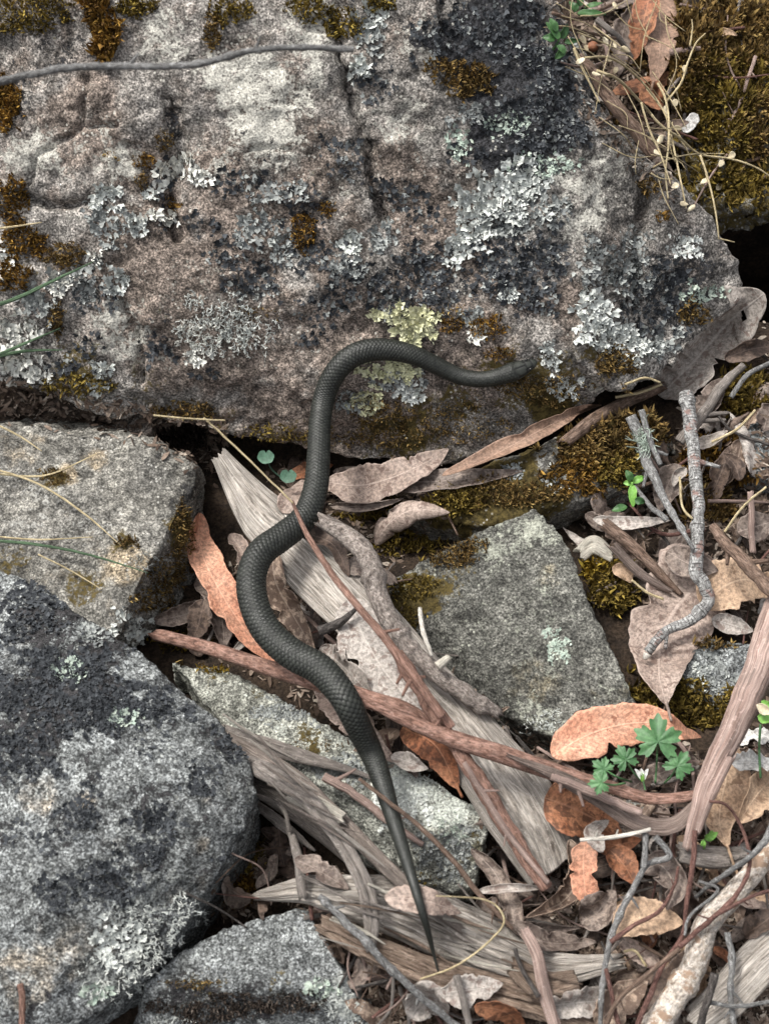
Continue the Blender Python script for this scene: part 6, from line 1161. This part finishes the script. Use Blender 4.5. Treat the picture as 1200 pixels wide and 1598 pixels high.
for (cx, cy, sz, an, lf, bx, by) in [(1026, 1158, 40, .1, 60, 1022, 1222), (976, 1186, 23, -.4, 44, 1000, 1218), (1056, 1196, 26, .7, 40, 1036, 1222), (942, 1200, 19, -.9, 34, 985, 1220), (938, 1222, 19, -1.6, 22, 975, 1222)]:
    palmate(cx, cy, sz, an, 'green_mid', ge, lf); stalk(ge, [(bx, by), ((bx+cx)/2, (by+cy)/2+3), (cx, cy)], [1.6, 1.6, 1.4], 'green_mid', (0, lf*.5, lf-1))
bd = empty('white_flower', base_at(1004, 1222), 'tiny white flower bud beside the green lobed plant', 'flower'); 
for k, a_ in enumerate((-.5, -.1, .3)): leaf([(1003, 1218), (1003+a_*14, 1206), (1003+a_*26, 1200)], 8, 'petal', cup=.6, name='petal', parent=bd, lift=[14, 18, 20], splat=False, m=7)
leaf([(1003, 1221), (1002, 1212), (1003, 1204)], 7, 'green_bright', cup=.6, name='sepal', parent=bd, lift=[14, 17, 18], splat=False, m=7); stalk(bd, [(1006, 1232), (1005, 1226), (1003, 1219)], 1.3, 'green_mid', (2, 8, 14))
def sprig(label, bx, by, leaves, mat, name='seedling', cat='plant', lift=16, w_=.5):
    e = empty(name, base_at(bx, by), label, cat)
    for (x0, y0, x1, y1, wd, *mm) in leaves:
        leaf([(x0, y0), ((x0+x1)/2+1, (y0+y1)/2), (x1, y1)], wd, mm[0] if mm else mat, cup=.35, ripple=.4, name='green_leaf', parent=e, lift=[lift, lift+3, lift], splat=False, m=9)
    stalk(e, [(bx, by), ((bx+leaves[0][0])/2+1, (by+leaves[0][1])/2), (leaves[0][0], leaves[0][1])], 1.7, mat, (0, lift*.5, lift)); return e
sprig('tiny bright green seedling by the mossy rock', 986, 775, [(986, 753, 972, 754, 11, 'green_bright'), (986, 752, 1006, 744, 13), (986, 756, 987, 792, 15), (985, 750, 976, 734, 13, 'green_deep'), (978, 790, 954, 797, 15, 'green_deep'), (990, 780, 1006, 784, 13, 'green_deep')], 'green_bright')
sprig('small bright green shoot right of the thick branch foot', 1098, 1324, [(1098, 1312, 1094, 1318, 9), (1099, 1310, 1120, 1299, 13), (1098, 1313, 1093, 1320, 10), (1104, 1306, 1112, 1296, 9)], 'green_bright')
rd = empty('pennywort_plant', base_at(430, 735), 'two round bluish green leaves in the gap left of the snake', 'plant')
for cx, cy, s_ in ((415, 713, 13), (450, 743, 13)):
    t = float(zlook(cx, cy)); t = min(t, 1.02)-10*PXS; O = at_depth(np.array(float(cx)), np.array(float(cy)), np.array(t)); Nn = unit(-rays(np.array(float(cx)), np.array(float(cy))))+np.array([0, 0, .3]); Nn = unit(Nn); X = unit(np.cross(np.array([0., 1, 0]), Nn)); Yv = np.cross(Nn, X); ph = np.linspace(0, 2*np.pi, 40, endpoint=False)
    V = [O]
    for f in (.35, .7, 1.0):
        rr = f*s_*PXS*t*(1-.45*np.exp(-((ph-np.pi/2)/.16)**2)+.03*np.sin(ph*6)); V += list(O+np.outer(np.cos(ph)*rr, X)+np.outer(np.sin(ph)*rr*.85, Yv)+np.outer((.12*f*f*s_*PXS*t)*(1+.4*np.sin(3*ph)), Nn))
    F = [(0, 1+j, 1+(j+1) % 40) for j in range(40)]+[(1+q*40+j, 1+(q+1)*40+j, 1+(q+1)*40+(j+1) % 40, 1+q*40+(j+1) % 40) for q in range(2) for j in range(40)]; V = np.array(V); k = len(V)
    V = np.vstack([V, V-Nn*.0004]); F = F+[tuple(i+k for i in f[::-1]) for f in F]
    link_mesh('leaf_blade', V, F, M['green_blue'], parent=rd, uv=np.zeros((2*k, 2))); stalk(rd, [(430, 738), ((430+cx)/2, (cy+738)/2+4), (cx, cy)], 1.2, 'green_blue', (0, 5, 9))
yb = empty('bud_plant', base_at(1188, 1215), 'green stem with a yellow-green bud at the right edge', 'plant')
stalk(yb, [(1186, 1214), (1184, 1170), (1186, 1130)], [2, 2, 2], 'green_mid', (0, 14, 22)); leaf([(1180, 1100), (1190, 1108), (1206, 1114)], 20, 'seed', cup=.7, name='bud', parent=yb, lift=24, splat=False); leaf([(1182, 1118), (1192, 1120), (1206, 1124)], 22, 'green_bright', cup=.5, name='green_leaf', parent=yb, lift=24, splat=False)
leaf([(1188, 1094), (1196, 1100), (1206, 1098)], 12, 'green_bright', cup=.5, name='green_leaf', parent=yb, lift=22, splat=False)
sprig('leafy green shrub tip at the top beside the boulder', 862, 78, [(872, 62, 852, 34, 18), (874, 60, 886, 38, 15), (870, 70, 880, 84, 16, 'green_deep'), (866, 60, 846, 58, 14, 'green_deep'), (900, 20, 945, 22, 14), (900, 18, 888, 2, 14), (912, 12, 940, 4, 13), (905, 10, 900, -8, 14, 'green_deep'), (882, 74, 866, 92, 13, 'green_deep'), (880, 66, 905, 62, 10), (868, 50, 858, 28, 14)], 'green_deep', 'shrub_tip')
# beard lichen on the twig
bl = []
for k in range(70):
    a_ = RNG.uniform(0, 6.28); L = RNG.uniform(8, 26); bl.append((1003+RNG.normal(0, 4), 688+RNG.normal(0, 7), a_, L))
bdp = bpy.data.objects['lichened_twig']; Vb, Fb = [], []
for x, y, a_, L in bl:
    p = catmull([(x, y), (x+.5*L*math.cos(a_)+RNG.normal(0, 2), y+.5*L*math.sin(a_)+RNG.normal(0, 2)), (x+L*math.cos(a_+.5), y+L*math.sin(a_+.5))], 3); t = zlook(np.full(len(p), x), np.full(len(p), y)).min()-np.linspace(2, 14, len(p))*PXS*RNG.uniform(.3, 1.2); C = at_depth(p[:, 0], p[:, 1], t); k0 = len(Vb)
    for c_ in C:
        for q in range(3): Vb.append(c_+.00035*np.array([math.cos(q*2.09), math.sin(q*2.09)*.6, math.sin(q*2.09)]))
    for i in range(len(C)-1):
        for q in range(3): q2 = (q+1) % 3; Fb.append((k0+i*3+q, k0+i*3+q2, k0+i*3+3+q2, k0+i*3+3+q))
link_mesh('beard_lichen', np.array(Vb), Fb, M['lichen_green'], parent=bdp, attrs={'rnd': RNG.random(len(Vb))}, label='pale green hairy lichen tuft')

# dry straw-coloured trailing plant at the top right
dp = empty('dry_trailing_plant', base_at(900, 70), 'dry straw-coloured trailing stems with tiny leaves at the top right', 'plant')
STR = [([(895, 75), (905, 100), (920, 130), (935, 160)], 3), ([(912, 90), (950, 90), (985, 112), (1020, 150), (1045, 190), (1062, 215)], 2.6), ([(930, 110), (965, 125), (1000, 160), (1030, 195), (1060, 215), (1090, 240), (1140, 248), (1180, 262), (1215, 285)], 3.2), ([(1000, 160), (1012, 200), (1030, 240), (1042, 275), (1046, 288)], 2.4), ([(1026, 130), (1038, 155), (1043, 190), (1042, 230), (1038, 270), (1042, 310)], 2.6), ([(1040, 158), (1062, 130), (1072, 100), (1085, 68), (1100, 52)], 2.6), ([(1076, 72), (1080, 45), (1079, 30)], 2), ([(1044, 200), (1055, 250), (1063, 290), (1070, 325)], 2.6), ([(1092, 242), (1103, 275), (1112, 310), (1118, 345), (1121, 372)], 2.6), ([(1120, 372), (1134, 375), (1146, 378)], 1.6), ([(1058, 212), (1070, 232), (1078, 248)], 2), ([(1018, 262), (1035, 252), (1060, 244), (1090, 240), (1130, 240)], 1.8), ([(1015, 270), (1030, 278), (1050, 280)], 1.6), ([(925, 40), (945, 55), (975, 78)], 2), ([(905, 25), (940, 22), (975, 2)], 2), ([(900, 50), (925, 60), (960, 75), (975, 82)], 1.8)]
for p, r in STR: stick(p, [r*.75, r*.65, r*.4], 'straw', 14, 6, 'stem', None, None, parent=dp, splat=False, lift=12, wob=.3)
for x, y, a_ in [(1068, 108, 1.5), (1053, 160, 1.2), (1057, 200, .2), (1025, 237, .8), (1055, 245, 1.3), (1053, 290, 2.7), (1098, 283, 2.6), (1121, 292, 2.3), (1125, 255, 2.2), (1141, 242, 2.6), (1067, 318, .2), (1078, 325, 2.4), (905, 95, 2.6), (910, 62, 1), (945, 65, 1.2), (960, 70, 1.4), (975, 78, .4), (960, 110, 2), (930, 115, .2), (1038, 172, 1.5), (915, 75, 1.5), (950, 92, .5), (1030, 218, 2.2), (960, 8, 1)]:
    d = 9; d = RNG.uniform(5, 8.5); leaf([(x-d*math.cos(a_), y-d*math.sin(a_)), (x, y), (x+d*math.cos(a_), y+d*math.sin(a_))], RNG.uniform(7, 11), 'seed', cup=RNG.uniform(-.5, .5), ripple=.5, name='tiny_leaf', parent=dp, lift=14, splat=False, m=7)
for k in range(34):
    x, y = rand_in('top right'); a_ = RNG.normal(.9, .5); L = RNG.uniform(22, 60)
    stick([(x-L*math.cos(a_), y-L*math.sin(a_)), (x+RNG.normal(0, 6), y+RNG.normal(0, 6)), (x+L*math.cos(a_), y+L*math.sin(a_))], [.7, .9, .5], 'straw', 8, 5, 'fine_straw', None, None, parent=dp, splat=False, lift=RNG.uniform(2, 12), step=5)
def nut(x, y, r, mat, label, name, cat):
    t = float(zlook(x, y)); O = at_depth(np.array(float(x)), np.array(float(y)), np.array(t-r*.8*PXS)); bm = bmesh.new(); bmesh.ops.create_uvsphere(bm, u_segments=20, v_segments=14, radius=r*PXS*t)
    V = np.array([v.co[:] for v in bm.verts]); F = [[v.index for v in f.verts] for f in bm.faces]; bm.free(); V = V*(1+.12*fbm(V, 120, 2)[:, None]); V[:, 2] *= .9; link_mesh(name, V+O, F, M[mat], uv=np.zeros((len(V), 2)), label=label, cat=cat)
nut(925, 73, 9, 'leaf_rust', 'round brown gum nut below the green shrub tip', 'gum_nut', 'seed')
